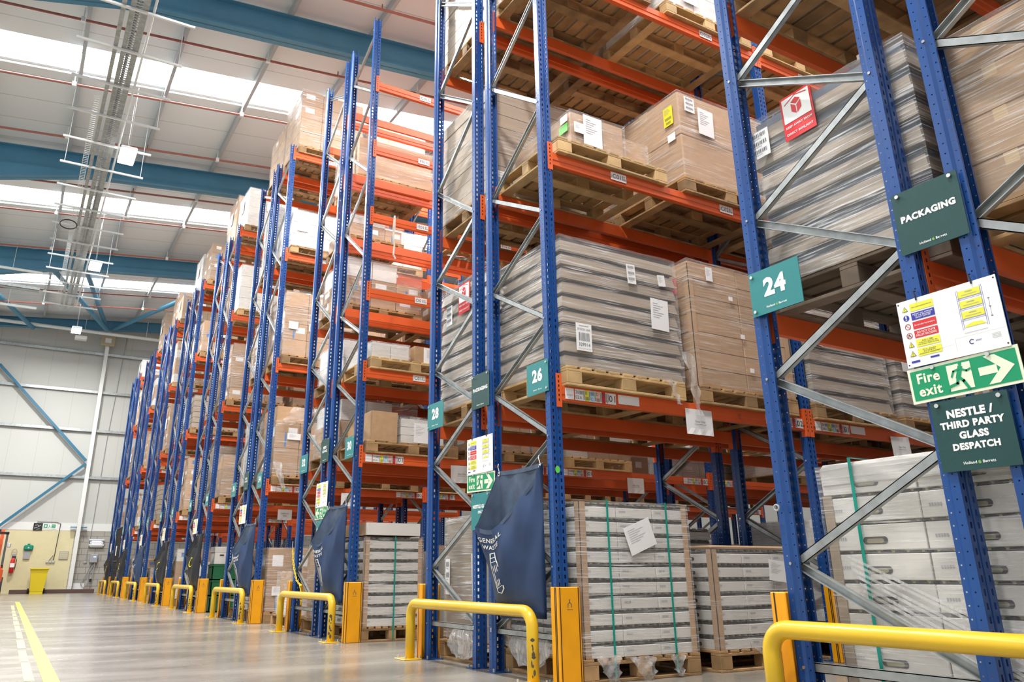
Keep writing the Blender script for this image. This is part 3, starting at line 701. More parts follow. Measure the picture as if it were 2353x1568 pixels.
def load(k, side, lev, pos, kind, xc=None, w=1.16, d=.96, h=1.0, nlay=8, desc=None, near=True, wood='wood', grid=None, yo=0., wrap=True, thick=False, pz=.15, pw=None, label=None):
    """a pallet standing in the rack and the load on it; returns the load"""
    USED.add((k, side, lev, pos))
    b, q = divmod(pos, 2); x = xc if xc is not None else 2.8*b+(.735 if q == 0 else 2.08)+(.03 if lev == 0 else 0)
    y = PP*k+((FD+FC)/2 if side == 'CD' else (FB+FA)/2)+yo
    z = 0 if lev == 0 else levels(k)[lev-1]+.001
    at = where(k, side, lev, pos)
    pallet((x, y, z), wood, ', '+at, near, (pw/1.2 if pw else (w+.03)/1.2 if w < 1.1 else 1, 1, 1))
    z += pz+.001
    D = desc or {'cartons': 'wrapped brown cartons', 'white': 'wrapped white cartons', 'trays': 'wrapped grey brown trays', 'slab': 'wrapped brown layered boards', 'jars': 'wrapped white jar trays', 'plain': 'one tall plain carton', 'mixed': 'mixed cartons in film'}[kind]
    L = label or (D+', '+at)
    if not near and kind in ('cartons', 'white', 'mixed', 'slab', 'trays'):
        m = MB(); c = {'cartons': 'card', 'white': 'card_white', 'mixed': 'card', 'slab': 'card_dull', 'trays': 'card_grey'}[kind]
        nx, ny, nz = grid or (3, 2, max(2, round(h/.26)))
        if kind in ('slab', 'trays'): nx = ny = 1; nz = max(3, round(h/.14))
        for i in range(nx):
            for j in range(ny):
                for l in range(nz):
                    cc = c if kind != 'mixed' or (i+j+l) % 3 else 'card_white'
                    m.box(-w/2+w/nx*i+.004, -d/2+d/ny*j+.004, h/nz*l+.002, -w/2+w/nx*(i+1)-.004, -d/2+d/ny*(j+1)-.004, h/nz*(l+1)-.002 if c != 'card_dull' else h/nz*(l+1)-.012, cc)
                    if nx > 1 and i == 0 and rnd.random() < .5: m.box(-w/2+.002, -d/2+d/ny*(j+.3), h/nz*(l+.4), -w/2+.005, -d/2+d/ny*(j+.65), h/nz*(l+.75), 'paper')
                    if nx > 1 and j == 0 and rnd.random() < .5: m.box(-w/2+w/nx*(i+.25), -d/2+.002, h/nz*(l+.4), -w/2+w/nx*(i+.6), -d/2+.005, h/nz*(l+.75), rnd.choice(['paper', 'paper', 'tape_blue']))
        if rnd.random() < .7: m.rect(faces(w, d)['left'], -.2, h*.5, .08, h*.5+.3, 'paper'); m.rect(faces(w, d)['front'], -.15, h*.45, .1, h*.45+.25, 'paper')
        R = m.build('palletised_load', None, False, (x, y, z)); tag(R, L, 'load', 'loads in the racks')
        if wrap: film(R, w, d, h)
        return R
    R = thing('palletised_load', L, 'load', (x, y, z), 0, 'loads in the racks')
    if kind == 'cartons': grid_cartons(R, w, d, h, *(grid or (3, 2, max(2, round(h/.26)))), 'card', labels=0 if k < 2 else .45)
    elif kind == 'white': grid_cartons(R, w, d, h, *(grid or (3, 2, max(2, round(h/.24)))), 'card_white')
    elif kind == 'mixed':
        h2 = h*.6; grid_cartons(R, w, d, h2, 3, 2, max(1, round(h2/.26)), 'card', labels=.5); grid_cartons(R, w*.66, d, h-h2, 2, 2, 1, 'card_white', -w*.16, 0, h2)
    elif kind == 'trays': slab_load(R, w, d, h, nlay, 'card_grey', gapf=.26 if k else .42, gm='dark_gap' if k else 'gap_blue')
    elif kind == 'slab': slab_load(R, w, d, h, nlay, 'card_dull', .004, .05, 'board_layer')
    elif kind == 'jars': jar_load(R, w, d, h, *(grid or (3, 2, 10)), .68 if k else .87)
    elif kind == 'plain': ob('carton', CARTON['card_grey'], R, (0, 0, 0), 0, (w, d, h))
    if wrap: film(R, w, d, h, thick)
    return R
# ================================================================== what stands where
def crates():
    y = PP*4+FD+.28
    def crate(i, z, c, lab):
        t = thing('plastic_crate', lab, 'crate', (.52, y, z), 0, 'crates under rack 38'); m = MB(); w, d, h = .30, .2, .29
        m.box(-w, -d, 0, w, d, .02, c)
        for a in ((-w, -d, w, -d+.015), (-w, d-.015, w, d), (-w, -d, -w+.015, d), (w-.015, -d, w, d)): m.box(a[0], a[1], .0, a[2], a[3], h, c)
        m.box(-w-.012, -d-.012, h-.03, w+.012, d+.012, h-.012, c); m.build('body', t); m = MB(); m.box(-.08, -d-.004, h*.6, .08, -d-.001, h*.75, 'dark_gap'); m.build('handle', t)
    crate(0, 0, 'crate_green', 'green plastic crate on the floor under rack 38, lowest of the stack'); crate(1, .292, 'crate_green', 'green plastic crate under rack 38, second up'); crate(2, .584, 'crate_green', 'green plastic crate under rack 38, topmost of the stack')
    for i, (x, z) in enumerate(((.38, .878), (.68, .878), (1.0, 0), (1.31, 0), (1.0, .33), (1.31, .33), (1.15, .66))):
        t = thing('archive_box', 'white archive box with hand hole under rack 38, %s' % ['left on the crates', 'right on the crates', 'on the floor next to the crates', 'on the floor farther in', 'second layer next to the crates', 'second layer farther in', 'alone on the third layer'][i], 'box', (x, y+.02, z), 0, 'archive boxes under rack 38')
        m = MB(); m.box(-.135, -.19, 0, .135, .19, .25, 'card_white', .004); m.build('body', t); m = MB(); m.box(-.142, -.197, .22, .142, .197, .325, 'card_white', .004); m.build('lid', t); m = MB(); m.box(-.04, -.192, .15, .04, -.19, .18, 'dark_gap'); m.build('hand_hole', t)
    USED.add((4, 'CD', 0, 0))
def stock():
    # --- rack 26, facing the aisle in the middle of the picture
    R = load(1, 'CD', 0, 0, 'jars', .70, 1.02, .98, 1.03, desc='tall white jar tray stack, two green straps', grid=(3, 2, 10), thick=True)
    corner_boards(R, 1.02, .98, 1.03); strap(R, 'x', -.27, 1.02, .98, 1.03); strap(R, 'x', .29, 1.02, .98, 1.03)
    f = faces(1.02, .98); sheet(R, f['front'], .02, .80, .26, .2, 'lines', .35)
    bundle(R, -.585, .08, .04, .03, .26, .13, 2.0); tail(R, [(-.35, -.525, .02), (-.33, -.535, -.08), (-.30, -.525, -.15)], .2); tail(R, [(-.05, -.525, .0), (-.02, -.535, -.09), (.0, -.525, -.16)], .22); tail(R, [(.28, -.525, .0), (.28, -.525, -.1), (.3, -.525, -.14)], .12)
    R = load(1, 'CD', 0, 1, 'jars', 1.94, 1.0, .98, .72, desc='shorter jar tray stack with brown top', grid=(3, 2, 7), thick=True)
    m = MB(); m.box(-.5, -.49, .722, .5, .49, .75, 'card', .012); m.build('top_sheet', R); corner_boards(R, 1.0, .98, .72)
    sheet(R, faces(1, .98)['front'], .2, .56, .2, .16, 'lines', -.1); m = MB(); m.box(-.1, -.3, .751, .2, .0, .753, 'paper'); m.build('label_sheet', R)
    tail(R, [(-.1, -.525, .02), (.0, -.535, -.08), (.12, -.525, -.15)], .2)
    R = load(1, 'CD', 1, 0, 'trays', .725, 1.20, .96, 1.065, 9, desc='big wrapped stack of grey brown trays', thick=True, wood='wood_new')
    f = faces(1.2, .96); sheet(R, f['front'], .38, .55, .19, .27, 'lines', -.03); sheet(R, f['front'], .10, .86, .09, .17, 'bars', .05); sheet(R, f['front'], .43, .86, .08, .1, 'lines', .1); sheet(R, f['front'], -.42, .24, .15, .22, 'stock', .0)
    sheet(R, f['left'], .30, .78, .1, .18, 'bars')
    tail(R, [(.60, -.535, .25), (.65, -.535, .1), (.66, -.535, -.05), (.67, -.535, -.17), (.69, -.535, -.27)], .11); tail(R, [(.40, -.525, .0), (.45, -.525, -.12), (.48, -.535, -.2)], .07)
    R = load(1, 'CD', 1, 1, 'cartons', 2.09, 1.2, .96, 1.13, desc='brown cartons with red warning label', grid=(2, 2, 7), wood='wood')
    f = faces(1.2, .96); sheet(R, f['left'], .30, .92, .11, .15, 'red'); sheet(R, f['front'], -.36, 1.03, .08, .13, 'lines'); sheet(R, f['front'], .30, .86, .2, .28, 'lines')
    for q, zz in ((-.12, .84), (-.02, .5), (.05, .2)): sheet(R, f['front'], q, zz, .05, .04, 'plain')
    corner_boards(R, 1.2, .96, 1.1)
    # second beam level: a low carton with a paper sheet, a box beside it, and a tall wrapped pair
    x, y, z = .735, PP+(FD+FC)/2, 3.99+.001
    pallet((x, y, z), 'wood_new', ', second beam level of rack 26, outermost', True)
    R = thing('wrapped_carton', 'low wrapped carton with green label, second beam level of rack 26', 'carton', (.605, y, z+.152), 0, 'loads in the racks')
    grid_cartons(R, .58, .9, .32, 1, 1, 1, 'card'); film(R, .58, .9, .32, False, 0); f = faces(.58, .9)
    sheet(R, f['front'], -.07, .165, .2, .29, 'lines', -.02); sheet(R, f['front'], -.22, .16, .1, .1, 'lines'); sheet(R, f['left'], .37, .17, .12, .08, 'green'); sheet(R, f['left'], .38, .26, .1, .07, 'plain')
    R = thing('carton_box', 'plain brown carton beside the low wrapped carton on rack 26', 'carton', (1.08, y+.03, z+.152), 0, 'loads in the racks')
    grid_cartons(R, .30, .8, .26, 1, 1, 1, 'card'); film(R, .3, .8, .26, False, 0)
    USED.add((1, 'CD', 2, 0))
    R = load(1, 'CD', 2, 1, 'cartons', 2.15, 1.14, .96, .93, desc='tall brown cartons with yellow label', grid=(1, 1, 2))
    f = faces(1.14, .96); sheet(R, f['left'], .36, .70, .12, .2, 'yellow'); sheet(R, f['left'], .38, .46, .1, .08, 'plain'); sheet(R, f['front'], -.24, .66, .2, .29, 'lines', -.04); sheet(R, f['front'], -.44, .80, .13, .16, 'bars', -.03)
    R = load(1, 'CD', 3, 0, 'slab', None, 1.16, .96, .9, 6, wood='wood'); R = load(1, 'CD', 3, 1, 'white', 2.14, 1.14, .96, 1.0, wood='wood_new', thick=True)
    sheet(R, faces(1.14, .96)['front'], -.25, .2, .2, .25, 'lines')
    # --- rack 28, back to back with it
    R = load(1, 'AB', 0, 0, 'plain', .765, 1.1, .94, 1.02, desc='tall plain cream carton wrapped in film', thick=True); f = faces(1.1, .94)
    sheet(R, f['left'], .12, .5, .15, .42, 'lines', .05); sheet(R, f['left'], .14, .88, .07, .12, 'bars'); sheet(R, f['left'], -.4, .52, .08, .3, 'bars')
    bundle(R, -.645, -.02, .0, .03, .25, .12, 5.0)
    R = load(1, 'AB', 0, 1, 'jars', 2.05, 1.1, .96, .95, grid=(3, 2, 9))
    R = load(1, 'AB', 1, 0, 'trays', None, 1.18, .97, 1.2, 9, desc='wrapped grey trays with red keep-away label', thick=True); f = faces(1.18, .97)
    sheet(R, f['left'], .02, 1.02, .22, .3, 'sun'); sheet(R, f['left'], -.28, .92, .12, .2, 'bars')
    R = load(1, 'AB', 1, 1, 'trays', None, 1.16, .96, 1.1, 9); R = load(1, 'AB', 2, 0, 'slab', None, 1.18, .97, 1.16, 8, thick=True); sheet(R, faces(1.18, .97)['front'], -.5, .12, .15, .2, 'stock')
    load(1, 'AB', 2, 1, 'cartons', None, 1.16, .96, .9); load(1, 'AB', 3, 0, 'slab', None, 1.18, .97, 1.1, 7, thick=True); load(1, 'AB', 3, 1, 'cartons', None, 1.16, .96, .8)
    # --- rack 24, nearest
    R = load(0, 'AB', 0, 0, 'jars', .765, 1.2, .97, 1.03, yo=-.175, desc='big white jar tray stack, two green straps', grid=(3, 2, 8), thick=True)
    m = MB(); m.box(-.606, -.49, .93, .606, .49, 1.05, 'card_white', .02); m.build('top_cap', R); strap(R, 'y', .30, 1.2, .97, 1.05); strap(R, 'y', -.24, 1.2, .97, 1.05); corner_boards(R, 1.2, .97, .9, 'card_dull')
    m = MB()
    for q in range(7): m.bar((-.622, .38-.01*q, .62-.03*q), (-.624, -.48, .22-.035*q+.02*(q % 2)), .012, .002, 'film_tail', (1,0,0))
    m.build('film_rope', R)
    R = load(0, 'AB', 0, 1, 'jars', None, 1.16, .96, 1.0, grid=(3, 2, 8)); R = load(0, 'AB', 0, 2, 'jars', None, 1.16, .96, .9, grid=(3, 2, 8))
    R = load(0, 'AB', 1, 0, 'trays', .735, 1.2, .96, 1.02, 7, yo=-.05, desc='pale trays with red sunlight label', thick=True, wood='wood_old'); f = faces(1.2, .97)
    sheet(R, f['left'], -.13, .92, .2, .27, 'sun', .02); sheet(R, f['left'], -.40, .86, .13, .17, 'bars')
    load(0, 'AB', 1, 1, 'trays', None, 1.18, .97, 1.0, 7, wood='wood_old')
    R = load(0, 'AB', 2, 0, 'slab', None, 1.16, .97, 1.0, 7); load(0, 'AB', 2, 1, 'cartons', None, 1.16, .97, .9)
    load(0, 'CD', 0, 0, 'jars', None, 1.16, .96, .92, yo=-.12, grid=(3, 2, 7), thick=True); R = load(0, 'CD', 1, 0, 'cartons', None, 1.2, .97, .86, grid=(2, 2, 4), thick=True)
    sheet(R, faces(1.2, .97)['left'], .2, .52, .2, .12, 'lines', -.1)
    load(0, 'CD', 1, 1, 'cartons', None, 1.16, .97, 1.0); load(0, 'CD', 2, 0, 'cartons', None, 1.16, .97, .9); load(0, 'CD', 2, 1, 'slab', None, 1.16, .97, .9, 6)
    for s, l, p, kd, h in (('AB', 1, 2, 'trays', .9), ('AB', 1, 3, 'trays', .95), ('AB', 2, 2, 'cartons', .9), ('AB', 2, 3, 'slab', .8), ('CD', 2, 2, 'cartons', .8)): load(0, s, l, p, kd, None, h=h)
    # --- second and third bays behind
    R = load(1, 'CD', 1, 2, 'trays', None, 1.16, .96, .98, 7, desc='silver trays with a white sheet', thick=True); sheet(R, faces(1.16, .96)['front'], -.46, .72, .2, .3, 'lines', -.08)
    R = load(1, 'CD', 1, 3, 'trays', None, 1.16, .96, .85, 6, thick=True); sheet(R, faces(1.16, .96)['front'], -.4, .6, .2, .26, 'lines')
    load(1, 'CD', 0, 2, 'white', None, h=1.0); load(1, 'CD', 0, 3, 'jars', None, 1.1, .96, .9, grid=(3, 2, 8)); load(1, 'AB', 0, 2, 'cartons', None, h=.8); load(1, 'AB', 0, 3, 'white', None, h=.9)
    for l, p, kd, h, w in ((2, 2, 'cartons', .9, 'wood_new'), (2, 3, 'slab', .9, 'wood'), (3, 2, 'cartons', .8, 'wood_new'), (3, 3, 'slab', .8, 'wood_new')): load(1, 'CD', l, p, kd, None, h=h, wood=w)
    for l, p, kd in ((1, 2, 'cartons'), (1, 3, 'white'), (2, 2, 'slab'), (2, 3, 'cartons'), (3, 2, 'cartons')): load(1, 'AB', l, p, kd, None, h=.9, near=False)
    for s in ('CD', 'AB'):
        for l, p, kd, h in ((0, 6, 'cartons', 1.1), (0, 7, 'white', 1.0), (1, 6, 'cartons', 1.1), (1, 7, 'slab', 1.1), (0, 4, 'white', 1.0), (0, 5, 'cartons', 1.0), (1, 4, 'cartons', 1.1), (1, 5, 'slab', 1.0), (2, 4, 'cartons', 1.0), (2, 5, 'white', 1.0)):
            load(1, s, l, p, kd, None, h=h, near=False)
            if p < 6: load(0, s, l, p, kd, None, h=h, near=False)
    for l, p, kd in ((0, 3, 'white'), (1, 2, 'cartons'), (1, 3, 'slab'), (0, 1, 'white'), (0, 2, 'cartons')):
        load(0, 'CD', l, p, kd, None, h=1.0, near=False)
        if (0, 'AB', l, p) not in USED: load(0, 'AB', l, p, kd, None, h=1.0, near=False)
    # --- rack 30: little stock on the half height levels
    R = load(2, 'CD', 0, 0, 'jars', .525, .70, .97, .93, desc='jar tray stack under an open box', grid=(2, 2, 8), thick=True); strap(R, 'x', .0, .70, .985, .93)
    m = MB(); m.box(-.35, -.48, .955, .35, .46, .957, 'card'); m.box(-.35, -.525, .957, .30, -.47, 1.09, 'card_white'); m.box(-.35, -.46, .957, -.3, .46, 1.09, 'card'); m.box(.26, -.46, .957, .3, .46, 1.09, 'card'); m.build('opened_box', R); corner_boards(R, .70, .96, .93)
    y = PP*2+(FD+FC)/2
    pallet((.735, y, 2.021), 'wood', ', first beam level of rack 30, outermost', True); USED.add((2, 'CD', 1, 0))
    R = thing('carton_box', 'brown carton standing alone on the first beam level of rack 30', 'carton', (.37, y-.05, 2.172), 0, 'loads in the racks'); grid_cartons(R, .34, .8, .36, 1, 1, 1, 'card')
    R = thing('carton_stack', 'flat cartons with two white paper sheets, first beam level of rack 30', 'carton', (.86, y-.05, 2.172), 0, 'loads in the racks'); grid_cartons(R, .56, .8, .3, 1, 1, 3, 'card_white'); film(R, .56, .8, .3, False, 0)
    f = faces(.56, .8); sheet(R, f['front'], -.02, .13, .2, .24, 'lines'); sheet(R, f['front'], .2, .12, .16, .24, 'lines')
    pallet((.735, y, 3.031), 'wood_new', ', second beam level of rack 30, outermost', True); USED.add((2, 'CD', 2, 0))
    R = thing('carton_stack', 'low wrapped white packs on the second beam level of rack 30', 'carton', (.42, y, 3.182), 0, 'loads in the racks'); grid_cartons(R, .5, .85, .2, 2, 2, 1, 'card_white'); film(R, .5, .85, .2, True, 0)
    R = thing('carton_box', 'brown carton with a white sheet, second beam level of rack 30', 'carton', (.98, y-.05, 3.182), 0, 'loads in the racks'); grid_cartons(R, .5, .8, .22, 1, 1, 1, 'card'); sheet(R, faces(.5, .8)['front'], .05, .1, .36, .2, 'lines')
    pallet((2.08, y, 4.051), 'wood', ', third beam level of rack 30, second in', True); pallet((2.08, y, 5.081), 'wood', ', fourth beam level of rack 30, second in', True)
    for l in range(7): USED.add((2, 'CD', l, 0)); USED.add((2, 'CD', l, 1))
    load(2, 'CD', 0, 1, 'white', 1.75, 1.1, .96, .8); load(2, 'CD', 1, 1, 'cartons', None, 1.1, .96, .4)
    # --- rack 32 behind it
    load(2, 'AB', 0, 0, 'cartons', None, 1.1, .96, .9); load(2, 'AB', 0, 1, 'cartons', None, 1.1, .96, .8); R = load(2, 'AB', 1, 0, 'mixed', None, 1.1, .96, .7); load(2, 'AB', 1, 1, 'cartons', None, 1.1, .96, .6); load(2, 'AB', 2, 0, 'white', None, 1.1, .96, .5)
    load(2, 'AB', 3, 0, 'mixed', None, 1.14, .96, .68, desc='small brown and white cartons in rows'); load(2, 'AB', 3, 1, 'cartons', None, 1.1, .96, .5); load(2, 'AB', 5, 0, 'cartons', .85, 1.2, .96, .62, desc='one very wide brown wrapped carton', grid=(1, 1, 1))
    load(2, 'AB', 4, 0, 'mixed', .6, .8, .9, .34, desc='few small brown boxes')
    for l in (4, 5, 6, 7):
        for q in (0, 1, 2, 3): USED.add((2, 'AB', l, q))
    # --- rack 34
    R = load(3, 'CD', 0, 0, 'cartons', None, 1.16, .96, .92, desc='brown cartons with white labels', grid=(3, 2, 2)); f = faces(1.16, .96)
    for q in (-.4, 0, .4): sheet(R, f['front'], q, .3, .2, .13, 'lines')
    load(3, 'CD', 0, 1, 'cartons', None, h=.9)
    R = load(3, 'CD', 1, 0, 'cartons', None, 1.2, .96, .86, desc='brown cartons under an open box', grid=(3, 2, 2))
    grid_cartons(R, .5, .8, .26, 1, 1, 1, 'card', -.33, 0, .865); tail(R, [(-.1, -.525, 1.1), (-.3, -.535, .9), (-.5, -.535, .8)], .5); f = faces(1.2, .96); sheet(R, f['front'], -.3, .62, .22, .1, 'lines'); sheet(R, f['front'], .1, .62, .22, .1, 'lines'); tail(R, [(-.55, -.525, .2), (-.5, -.535, 0), (-.42, -.535, -.2)], .14)
    load(3, 'CD', 1, 1, 'cartons', None, h=1.0)
    R = load(3, 'CD', 2, 0, 'cartons', None, 1.2, .96, 1.12, grid=(3, 2, 4), thick=True); f = faces(1.2, .96)
    for q in (-.45, -.1, .3): sheet(R, f['front'], q, .52, .16, .13, 'lines')
    load(3, 'CD', 2, 1, 'cartons', None, h=1.0); R = load(3, 'CD', 3, 0, 'white', None, 1.2, .96, .68, grid=(2, 2, 3)); sheet(R, faces(1.2, .96)['front'], -.42, .42, .22, .28, 'lines'); load(3, 'CD', 3, 1, 'white', None, h=.7)
    R = load(3, 'CD', 4, 0, 'cartons', None, 1.2, .96, 1.18, desc='tall cartons in heavy film', grid=(3, 2, 4), thick=True); load(3, 'CD', 4, 1, 'cartons', None, h=1.0)
    R = load(3, 'AB', 1, 0, 'white', None, h=1.1); R = load(3, 'AB', 3, 0, 'white', None, h=1.2, thick=True); load(3, 'AB', 2, 0, 'mixed', None, h=1.0); load(3, 'AB', 0, 0, 'jars', None, 1.1, .96, .9, grid=(3, 2, 8)); load(3, 'AB', 4, 0, 'cartons', None, h=1.0, thick=True)
    crates()
    # --- the rest, filled bay by bay
    for k in range(2, NK):
        for side in ('CD', 'AB'):
            nl = len(levels(k)); np_ = {2: 8, 3: 8}.get(k, 2)
            for lev in range(0, nl+1):
                for pos in range(np_):
                    if (k, side, lev, pos) in USED: continue
                    if k == 2 and (lev > 2 or rnd.random() < .2): continue
                    if k == 3 and side == 'AB' and lev == nl and pos > 1: continue
                    if k == 3 and pos > 1 and lev > 2: continue
                    if k >= 7 and lev == nl and rnd.random() < .6: continue
                    if rnd.random() < .07: continue
                    hmax = .72 if k == 2 else 1.35
                    kd = rnd.choice(['cartons', 'cartons', 'white', 'mixed', 'slab', 'cartons'])
                    h = rnd.uniform(.55, 1)*hmax if lev else rnd.uniform(.7, 1.1)
                    load(k, side, lev, pos, kd, None, rnd.uniform(1.06, 1.16), .95, h, near=(k == 4 and pos == 0 and lev < 4), wood=rnd.choice(['wood', 'wood', 'wood_new']), thick=rnd.random() < .5)
stock()
# pallets and goods standing on the floor in the aisles
def floor_extras():
    pallet((.62, 11.55, 0), 'wood', ' standing on the floor in front of rack 34', True, (.8, .75, 1))
    R = thing('palletised_load', 'small film wrapped brown cartons on the floor in front of rack 34', 'load', (.62, 11.55, .152), 0, 'loads in the racks'); grid_cartons(R, .85, .65, .26, 3, 2, 3, 'card_white'); grid_cartons(R, .8, .6, .3, 2, 1, 1, 'card', 0, 0, .265); film(R, .86, .66, .57, True)

floor_extras()
# ================================================================== signs on the rack ends (read looking along +X)
def screw(root, fr, a, b):
    m = MB(); m.cyl(fr.p(a, b, .002), fr.p(a, b, .009), .009, 'steel', 8); m.build('screw', root)
def panel(name, label, cat, y0, y1, z0, z1, mname, x=-.010, tilt=0., group=None):
    """thin board facing the main aisle; y0 is its left edge as read"""
    fr = Fr((x, (y0+y1)/2, (z0+z1)/2), (0, -math.cos(tilt), math.sin(tilt)), (0, math.sin(tilt), math.cos(tilt)))
    w, h = abs(y1-y0), abs(z1-z0); m = MB(); m.slab(fr, -w/2, -h/2, w/2, h/2, .004, mname)
    m2 = m.build(name); tag(m2, label, cat, group); fr.o = fr.o+fr.n*.004
    return m2, fr, w, h
def brand(root, fr, b, w):
    m = MB(); o = .0012
    m.text(fr, 'Holland', -w*.285, b, 'sign_white', w=w*.40, bold=.02, off=o); m.text(fr, 'Barrett', w*.285, b, 'sign_white', w=w*.38, bold=.02, off=o); m.build('logo_lettering', root)
    m = MB(); r = w*.045
    m.poly(fr, [(r*math.cos(t)*(1-.15*math.sin(2*t)), b-w*.01+r*1.15*math.sin(t)) for t in [i*math.pi/8 for i in range(16)]], 'leaf_green', o); m.poly(fr, [(.0, b+r*.9), (r*.9, b+r*1.9), (r*.3, b+r*.8)], 'leaf_green', o); m.build('logo_leaf', root)
def words(root, fr, lines, w, gap, b0, bold=.03, name='lettering', mname='sign_white', h=None):
    m = MB()
    for i, s in enumerate(lines):
        m.text(fr, s, 0, b0-gap*i, mname, h=h, bold=bold, off=.0012)
    return m.build(name, root)
def number_sign(k, side):
    n = rack_no(k, side); y0, y1 = (2.705, 2.385) if side == 'AB' else (.985, .70); y0 += PP*k; y1 += PP*k; dz = 0 if k == 0 else -.015
    P, fr, w, h = panel('aisle_number_sign', 'teal sign with the white number %d on a rack end' % n, 'sign', y0, y1, 1.985+dz, 2.23+dz, 'sign_teal', group='teal rack number signs')
    m = MB(); m.text(fr, str(n), 0, h*.08, 'sign_white', h=h*.42, bold=.05, off=.0012); m.build('number', P); brand(P, fr, -h*.36, w*.42)
    s = -1 if side == 'AB' else 1
    for b in (-.4, .4): screw(P, fr, s*w*.43, h*b)
def triangle(m, fr, a, b, s):
    m.poly(fr, [(a-s, b-s*.85), (a+s, b-s*.85), (a, b+s)], 'print', .0012); m.poly(fr, [(a-s*.78, b-s*.73), (a+s*.78, b-s*.73), (a, b+s*.74)], 'haz_yellow', .0018); m.rect(fr, a-s*.08, b-s*.3, a+s*.08, b+s*.35, 'print', .0024); m.rect(fr, a-s*.08, b-s*.6, a+s*.08, b-s*.42, 'print', .0024)
def notice(k):
    dz = 0 if k == 0 else -.055; off = PP*k
    P, fr, w, h = panel('safety_notice', 'white safety notice with coloured bands hung between racks %d and %d' % (22+4*k, 24+4*k), 'notice', 1.918+off, 1.498+off, 1.53+dz, 1.827+dz, 'sign_white', -.0175, 0., 'white racking safety notices')
    m = MB(); big = k < 3
    rows = [('haz_yellow', 'Always inspect equipment before use', 'print'), ('haz_blue', 'REPORT ALL DAMAGE\nTO THE RACKING\nSAFETY OFFICER', 'sign_white'), ('haz_red', 'Do not alter the structure', 'sign_white'), ('haz_red', 'DO NOT CLIMB\nPALLET RACKING', 'sign_white'), ('haz_yellow', 'Refer to SEMA\nCode of Practice for the\nUse of Static Pallet Racking', 'print'), ('haz_yellow', 'If in doubt\nALWAYS\ncontact supplier', 'print')]
    for i, (c, t, tc) in enumerate(rows):
        b = h*(.37-.135*i); m.rect(fr, -w*.365, b-h*.055, -w*.12, b+h*.055, c, .0012)
        if big: m.text(fr, t, -w*.2425, b, tc, w=w*.21, h=h*(.075 if '\n' in t else .025), bold=.01, off=.002)
        a = -w*.42
        if c == 'haz_yellow': triangle(m, fr, a, b, h*.045)
        else:
            pts = [(math.cos(q)*h*.045, math.sin(q)*h*.045) for q in [j*math.pi/10 for j in range(20)]]
            if c == 'haz_blue': m.poly(fr, [(a+x, b+y) for x, y in pts], 'haz_blue', .0012); m.rect(fr, a-.003, b-.002, a+.003, b+.01, 'sign_white', .002); m.rect(fr, a-.003, b-.01, a+.003, b-.005, 'sign_white', .002)
            else:
                m.line(fr, [(a+x*.9, b+y*.9) for x, y in pts], .0025, 'haz_red', .0012, closed=True); m.line(fr, [(a-h*.03, b+h*.03), (a+h*.03, b-h*.03)], .0025, 'haz_red', .0014)
                if i == 3: m.line(fr, [(a-h*.02, b-h*.025), (a, b+h*.02), (a+h*.02, b-h*.02)], .003, 'print', .0016)
    for i in range(3):
        b = h*(.36-.15*i); m.rect(fr, w*.13, b-h*.055, w*.34, b+h*.04, 'haz_yellow', .0012); m.rect(fr, w*.2, b+.003, w*.27, b+.006, 'print_grey', .002); m.rect(fr, w*.16, b-.008, w*.31, b-.006, 'print_grey', .002)
        for q in (-.065, -.085): m.line(fr, [(w*.12, b+h*q), (w*.35, b+h*q)], .0012, 'haz_blue', .0012)
    m.poly(fr, [(w*.13, -h*.12), (w*.34, -h*.12), (w*.30, -h*.075), (w*.22, -h*.065), (w*.16, -h*.09)], 'haz_yellow', .0012)
    for a in (.115, .13, .345, .36): m.line(fr, [(w*a, h*.42), (w*a, -h*.15)], .0012, 'haz_blue', .0012)
    m.line(fr, [(w*.40, h*.2), (w*.40, -h*.05)], .001, 'print', .0012)
    for a, b in ((.39, .2), (.39, .08), (.39, -.05)): m.rect(fr, w*a, h*b, w*(a+.02), h*b+.003, 'print', .0012)
    for p, q in (((-.5, -.35), (.0, -.31)), ((.02, -.24), (.5, -.24)), ((.02, -.24), (.02, -.42))): m.line(fr, [(w*p[0], h*p[1]), (w*q[0], h*q[1])], .0007, 'print_grey', .0012)
    m.rect(fr, -w*.45, -h*.44, -w*.36, -h*.41, 'haz_blue', .0012); m.rect(fr, -w*.25, -h*.42, -w*.16, -h*.395, 'haz_blue', .0012); m.rect(fr, w*.12, -h*.2, w*.34, -h*.194, 'print_grey', .0012)
    m.line(fr, [(w*.17+.009*math.cos(t), -h*.33+.009*math.sin(t)) for t in [.7+i*.45 for i in range(11)]], .003, 'haz_blue', .0012); m.text(fr, 'stor', w*.235, -h*.325, 'haz_blue', w=w*.055, bold=.01, off=.0012)
    for i in range(4): m.rect(fr, w*.36, -h*(.29+.02*i), w*.44, -h*(.285+.02*i), 'print_grey', .0012)
    m.build('notice_print', P)
    for a in (-.28, .28):
        hk = MB(); p = fr.p(w*a, h*.5-.012); hk.tube([p+fr.n*.004, p+fr.n*.004+fr.u*.02, fr.p(w*a-.006, h*.5+.03, .002), fr.p(w*a-.006, h*.5+.034, -.012)], .0035, 'black', 6); hk.build('hook', P)
    for a in (-.48, .48):
        for b in (-.46, .46): MB().cyl(fr.p(w*a, h*b, 0), fr.p(w*a, h*b, .001), .0035, 'black', 8).build('eyelet', P)
